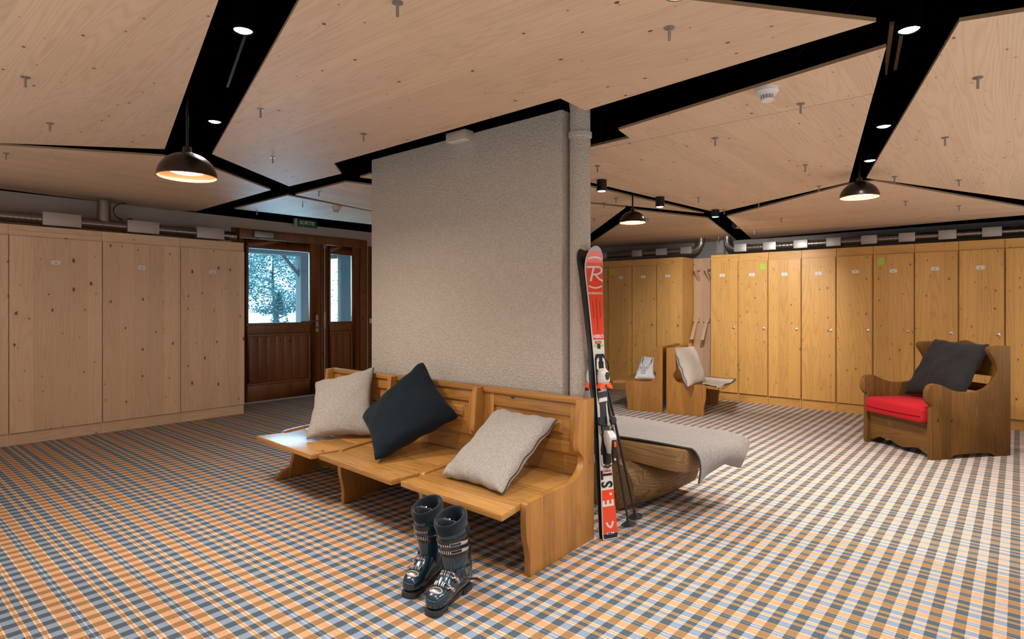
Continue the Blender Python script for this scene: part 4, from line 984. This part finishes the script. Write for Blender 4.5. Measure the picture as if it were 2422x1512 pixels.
    for sx_ in (-1, 1):
        B_().tube([(sx_ * .030, -.022, .62), (sx_ * .042, -.03, .655), (sx_ * .046, -.04, .685)], .0035, 6).build('brake_arm', M_STEEL, bd, smooth=50)
        B_().loops([[(sx_ * .044 + .022 * math.cos(a) * k, -.042 + dy, .69 + .026 * math.sin(a) * k) for a in [R(24 * q) for q in range(15)]] for k, dy in ((.8, .012), (1, .006), (1, -.006), (.8, -.012))]).build('brake_pad', M_SKB, bd, smooth=50)
    B_().prism([(-.016, .44), (.016, .44), (.018, .60), (-.018, .60)], 'y', -.014, -.040).build('heel_track', M_SKB, bd, bevel=.004)
    B_().loops([[(-w, y0, z), (w, y0, z), (w, y1, z), (-w, y1, z)] for z, w, y0, y1 in ((.50, .010, -.035, -.085), (.56, .020, -.030, -.100), (.60, .024, -.030, -.105), (.635, .020, -.032, -.075))]).build('heel_housing', M_SKW, bd, bevel=.005)
    B_().loops([[(-w, y0, z), (w, y0, z), (w, y1, z), (-w, y1, z)] for z, w, y0, y1 in ((.45, .006, -.080, -.098), (.50, .011, -.084, -.108), (.56, .0125, -.098, -.116), (.585, .012, -.102, -.118))]).build('heel_lever', M_SKB, bd, bevel=.003)
    B_().box(-.006, .006, -.1215, -.112, .545, .575).build('lever_insert', M_BRED, bd, bevel=.001)
    B_().lathe([(0, 0), (.008, .001), (.008, .004)], (0, 0, 0), 14).build('lever_bolt', M_STEEL, bd).matrix_local = Matrix.Translation((0, -.105, .475)) @ Matrix.Rotation(R(90), 4, 'X')
    for sx_ in (-1, 1): B_().tube([(sx_ * .020, -.018, .43), (sx_ * .034, -.018, .44), (sx_ * .034, -.018, .49)], .005, 6).build('heel_bracket', M_SKW, bd, smooth=50)
    B_().tube([(-.024, -.020, .425), (0, -.022, .415), (.024, -.020, .425)], .006, 6).build('heel_bracket', M_SKB, bd, smooth=50)
    if mirror:
        t.matrix_world = t.matrix_world @ Matrix.Rotation(math.pi, 4, 'Z')
    return t
WD = Vector((.90, -.44, 0)).normalized(); NV_ = Vector((-.44, -.90, 0)).normalized()
ski('front orange-red and white ski with its binding facing the room, leaning on the pillar pipe', (3.034, 1.836, .004), (3.112, 2.012, 1.745), WD)
s2 = ski('second ski turned to the pillar, its tip peeping out left of the front ski', (3.034 - .0 + .010, 1.836 + .028, .004), (3.075, 2.036, 1.745), WD, True)

def pole(label, tip, top):
    tip, top = Vector(tip), Vector(top); ax = (top - tip).normalized(); L = (top - tip).length
    t = thing('ski_pole', label, 'ski pole', tuple(tip), 0, 'pair of ski poles'); t.matrix_world = Matrix.Translation(tip) @ ax.to_track_quat('Z', 'Y').to_matrix().to_4x4()
    MB().tube([(0, 0, .07), (0, 0, .35), (0, 0, L - .13)], [.0065, .008, .009], 12).build('shaft', M_SKB, t, smooth=50)
    MB().tube([(0, 0, .0), (0, 0, .012), (0, 0, .075)], [.001, .004, .005], 10).build('tip', M_STEEL, t, smooth=50)
    MB().lathe([(.012, .052), (.040, .058), (.046, .066), (.040, .070), (.012, .085), (.009, .10)], n=20).build('basket', M_SKB, t, smooth=50)
    MB().tube([(0, 0, L - .14), (0, 0, L - .10), (0, 0, L - .03), (0, 0, L)], [.011, .015, .016, .019], 12).build('grip', M_SKB, t, smooth=50)
    a = [(.02 * math.sin(k / 12 * math.pi), .005 + .03 * math.sin(k / 12 * math.pi), L - .02 - .14 * math.sin(k / 24 * math.pi)) for k in range(13)] 
    MB().tube(a + [(0, .0, L - .02)], .004, 5).build('strap', M_SKB, t, smooth=50)
pole('black ski pole with its tip nearest the ski tail', (3.160, 1.772, .002), (3.150, 1.99, 1.13))
pole('black ski pole behind the other, tip beside the log bench', (3.315, 1.808, .002), (3.175, 2.005, 1.12))

# ================================================================== SKI BOOTS
def interp(tab, x):
    for (a, va), (b, vb) in zip(tab, tab[1:]):
        if x <= b:
            k = max(0, min(1, (x - a) / (b - a))); k = k * k * (3 - 2 * k) if 0 else k
            return [p + (q - p) * k for p, q in zip(va, vb)]
    return list(tab[-1][1])
SH = [(-.150, (.012, .050, .10)), (-.144, (.026, .036, .150)), (-.128, (.037, .031, .185)), (-.09, (.041, .030, .205)), (-.04, (.043, .030, .205)), (.0, (.043, .030, .185)), (.04, (.045, .030, .150)),
      (.075, (.049, .030, .122)), (.105, (.0505, .030, .107)), (.135, (.048, .030, .097)), (.158, (.038, .031, .086)), (.170, (.024, .034, .072)), (.174, (.008, .042, .058))]
def shell(x, a, off=0):      # a: 0 = +y side, 90 = top
    w, z0, z1 = interp(SH, x); c, s = math.cos(a), math.sin(a); zc1 = z0 + (z1 - z0) * .42
    ex = .72
    y = (w + off) * math.copysign(abs(c) ** ex, c)
    z = zc1 + ((z1 - zc1 + off) * abs(s) ** ex if s > 0 else -(zc1 - z0 + off) * abs(s) ** .5)
    return (x, y, z)
CU = [(.105, (-.048, .086, .050)), (.16, (-.050, .093, .059)), (.20, (-.044, .091, .063)), (.25, (-.034, .088, .065)), (.30, (-.022, .088, .067)), (.345, (-.010, .092, .070))]
def cuff(z, a, off=0):       # a: 0 = front (+x)
    cx_, ra, rb = interp(CU, z); c, s = math.cos(a), math.sin(a)
    return (cx_ + (ra + off) * c * (1.0 if c > 0 else .93), (rb + off) * s, z)
def boot(label, loc, ang, sg):
    t = thing('ski_boot', label, 'ski boot', loc, ang, 'pair of ski boots')
    A = [R(360 * k / 36) for k in range(36)]
    xs = [-.150, -.147, -.144, -.136, -.128, -.11, -.09, -.065, -.04, -.02, 0, .02, .04, .058, .075, .09, .105, .12, .135, .147, .158, .164, .170, .174]
    MB().loops([[shell(x, a) for a in A] for x in xs]).build('lower_shell', M_BOOT, t, smooth=60)
    for x0, x1, y in ((.085, .179, .040), (-.152, -.060, .036)):
        pts = []
        for k in range(9):
            a = R(-90 + 180 * k / 8); pts.append(((x1 - y * .55 + y * .55 * math.cos(a)), y * math.sin(a)) if x1 > 0 else (x1, 0))
        if x1 > 0: poly = [(x0, -y)] + pts + [(x0, y)]
        else:
            pts = [((x0 + y * .5 - y * .5 * math.cos(R(-90 + 180 * k / 8))), y * math.sin(R(90 - 180 * k / 8))) for k in range(9)]; poly = [(x1, y)] + pts + [(x1, -y)]
        MB().prism(poly, 'z', 0, .027).build('toe_sole' if x1 > 0 else 'heel_sole', M_SOLE, t, bevel=.004)
    MB().prism([(-.07, -.030), (.09, -.034), (.09, .034), (-.07, .030)], 'z', .012, .034).build('mid_sole', M_BOOTD, t, bevel=.003)
    # cuff with a lip round the top
    zs_ = [.105, .13, .16, .18, .20, .225, .25, .275, .30, .322, .345]
    zt = lambda z, a: z + (.012 * max(0, -math.cos(a)) - .020 * max(0, math.cos(a))) * (z - .105) / .24
    m = MB(); L1 = []
    for z in zs_: L1.append([(lambda p: (p[0], p[1], zt(z, a)))(cuff(z, a, .0)) for a in A])
    L1.append([(lambda p: (p[0], p[1], zt(.345, a) + .002))(cuff(.345, a, -.004)) for a in A])
    for z in (.32, .27): L1.append([(lambda p: (p[0], p[1], zt(z, a)))(cuff(z, a, -.006)) for a in A])
    m.loops(L1, True, False); m.build('cuff', M_BOOT, t, smooth=60)
    for z, o in ((.236, .0035), (.215, .003)):
        m = MB(); m.loops([[cuff(z + dz, a, oo) for a in A] for dz, oo in ((0, 0), (.002, o), (.016, o), (.020, 0))], False, False); m.build('cuff_band', M_BOOTD, t, smooth=40)
    MB().loops([[(lambda p: (p[0], p[1], zt(.300, a) + dz))(cuff(.318, a, oo)) for a in A] for dz, oo in ((0, .001), (.0, .004), (.020, .005), (.022, .001))], False, False).build('power_strap', M_BOOTD, t, smooth=40)
    # padded liner
    zl = lambda a: .018 * max(0, -math.cos(a)) - .018 * max(0, math.cos(a))
    m = MB(); LL = []
    for dz, oo in ((.325, -.006), (.345, -.004), (.375, .002), (.390, .002), (.398, -.004), (.396, -.012), (.385, -.016), (.34, -.016), (.28, -.020), (.20, -.03)):
        LL.append([(lambda p: (p[0] + (dz - .33) * .25, p[1], dz + zl(a) * 1.2))(cuff(min(dz, .345), a, oo)) for a in A])
    m.loops(LL, False, True); m.build('liner', M_LINER, t, smooth=70)
    m = MB(); tl = []
    for z, x, w, th in ((.26, .044, .036, .014), (.30, .049, .042, .018), (.34, .052, .046, .021), (.365, .054, .048, .022), (.383, .055, .044, .018), (.390, .054, .034, .007)):
        tl.append([(x - .012 * (1 - math.cos(R(90 * k / 6))) + th * .0, w * k / 6, z) for k in range(-6, 7)] + [(x - .012 * (1 - math.cos(R(90 * k / 6))) - th, w * k / 6 * .9, z) for k in range(6, -7, -1)])
    m.loops(tl); m.build('tongue', M_LINER, t, smooth=70)
    MB().tube([(.030, -.026, .386), (.036, -.012, .392), (.034, 0, .388), (.038, .016, .393)], .0042, 6).build('tongue_mark', M_CHROME, t, smooth=50)
    # cuff buckles
    for z, nm in ((.282, 0), (.246, 0)):
        m = MB()
        for k in range(8):
            a = -sg * R(28 - 7.5 * k); p0 = Vector(cuff(z - .007, a, .003)); p1 = Vector(cuff(z + .007, a, .003)); nn = Vector((math.cos(a), math.sin(a), 0))
            m.tube([p0, p0 + nn * .006, p1 + nn * .006, p1], .0031, 6)
        o = m.build('ladder', M_CHROME, t, smooth=50); o['kind'] = 'stuff'
        MB().tube([cuff(z, -sg * R(30 - 6 * k), .003) for k in range(11)], .0045, 6).build('ladder_base', M_BOOTD, t, smooth=50)
        for dz in (-.006, .007):
            MB().tube([cuff(z + dz + .0006 * k, sg * R(24 + 5.5 * k), .011) for k in range(8)], .0022, 6).build('wire_bail', M_CHROME, t, smooth=50)
        pts = [Vector(cuff(z + .0055, sg * R(60 + 8 * k), .010 + .004 * math.sin(k / 4 * math.pi))) for k in range(6)]
        ls = []
        for k, p in enumerate(pts):
            a = sg * R(60 + 8 * k); nn = Vector((math.cos(a), math.sin(a), 0)); w = .009 - .0008 * k
            ls.append([p + nn * .0025 + Vector((0, 0, w)), p - nn * .0025 + Vector((0, 0, w)), p - nn * .0025 - Vector((0, 0, w)), p + nn * .0025 - Vector((0, 0, w))])
        MB().loops(ls).build('buckle_lever', M_CHROME, t, bevel=.001)
    # instep buckles
    for x in (.052, .098):
        m = MB()
        for k in range(5):
            a = R(90 + sg * (16 - 10 * k) * 1.0); a = R(90) + sg * R(18 - 9 * k)
            p0 = Vector(shell(x - .007, a, .003)); p1 = Vector(shell(x + .007, a, .003)); m.tube([p0 + Vector((0, 0, .001)), p0 + Vector((0, 0, .006)), p1 + Vector((0, 0, .006)), p1], .0031, 6)
        o = m.build('ladder', M_CHROME, t, smooth=50); o['kind'] = 'stuff'
        for dx in (-.007, .007):
            MB().tube([shell(x + dx - .002 * k * .4, R(90) - sg * R(14 + 6 * k), .009) for k in range(7)], .0023, 6).build('wire_bail', M_CHROME, t, smooth=50)
        ls = []
        for k in range(6):
            a = R(90) - sg * R(48 + 8 * k); xx = x - .004 - .006 * k; w = .008
            p = Vector(shell(xx, a, .011)); q = Vector(shell(xx, a, .006)); ls.append([p + Vector((w, 0, 0)), q + Vector((w, 0, 0)), q - Vector((w, 0, 0)), p - Vector((w, 0, 0))])
        MB().loops(ls).build('buckle_lever', M_CHROME, t, bevel=.001)
        p = Vector(shell(x - .012, R(90) - sg * R(66), .012)); MB().tube([p + Vector((-.010, 0, 0)), p + Vector((.010, 0, 0))], .005, 8).build('buckle_hinge', M_CHROME, t, smooth=50)
    # toe badge
    m = MB(); m.loops([[(lambda q: (q[0], q[1], q[2]))(shell(.128 + .017 * math.cos(b) * k, R(90) + .62 * math.sin(b) * k, h)) for b in [R(24 * j) for j in range(15)]] for k, h in ((1, .0), (.95, .0025), (.5, .003), (.1, .003))]); m.build('toe_badge', M_BOX, t, smooth=50)
    m = MB(); m.loops([[shell(.128 + .010 * math.cos(b) * k, R(90) + .42 * math.sin(b) * k + .0, .0035 + h) for b in [R(24 * j) for j in range(15)]] for k, h in ((1, 0), (.5, .001), (.1, .0012))]); m.build('badge_inlay', M_CHROME, t, smooth=50)
    # trailing buckle strap and pivot
    MB().lathe([(0, 0), (.010, .001), (.010, .004), (.006, .006)], (0, 0, 0), 14).build('cuff_pivot', M_CHROME, t).matrix_local = Matrix.Translation((-.05, sg * .052, .135)) @ Matrix.Rotation(R(-90 * sg), 4, 'X')
    m = MB(); m.tube([shell(.02 - .01 * k, R(90) - sg * R(30 + 10 * k), .007) for k in range(6)], .0035, 6); m.build('ankle_wire', M_CHROME, t, smooth=50)
    MB().tube([cuff(.15, sg * R(40 + 12 * k), .004) for k in range(6)], .006, 6).build('shell_rib', M_BOOT, t, smooth=50)
    MB().tube([(-.06, sg * .06, .085), (-.09, sg * .085, .08), (-.10, sg * .105, .07)], [.004, .006, .003], 6).build('spoiler_clip', M_BOOTD, t, smooth=50)
    return t
boot('front dark blue ski boot, nearest the bottom of the picture, chrome buckles at right', (1.925, 2.025, 0), R(194), 1)
boot('dark blue ski boot standing behind and left of the other, buckles on its left', (1.965, 2.235, 0), R(194), -1)
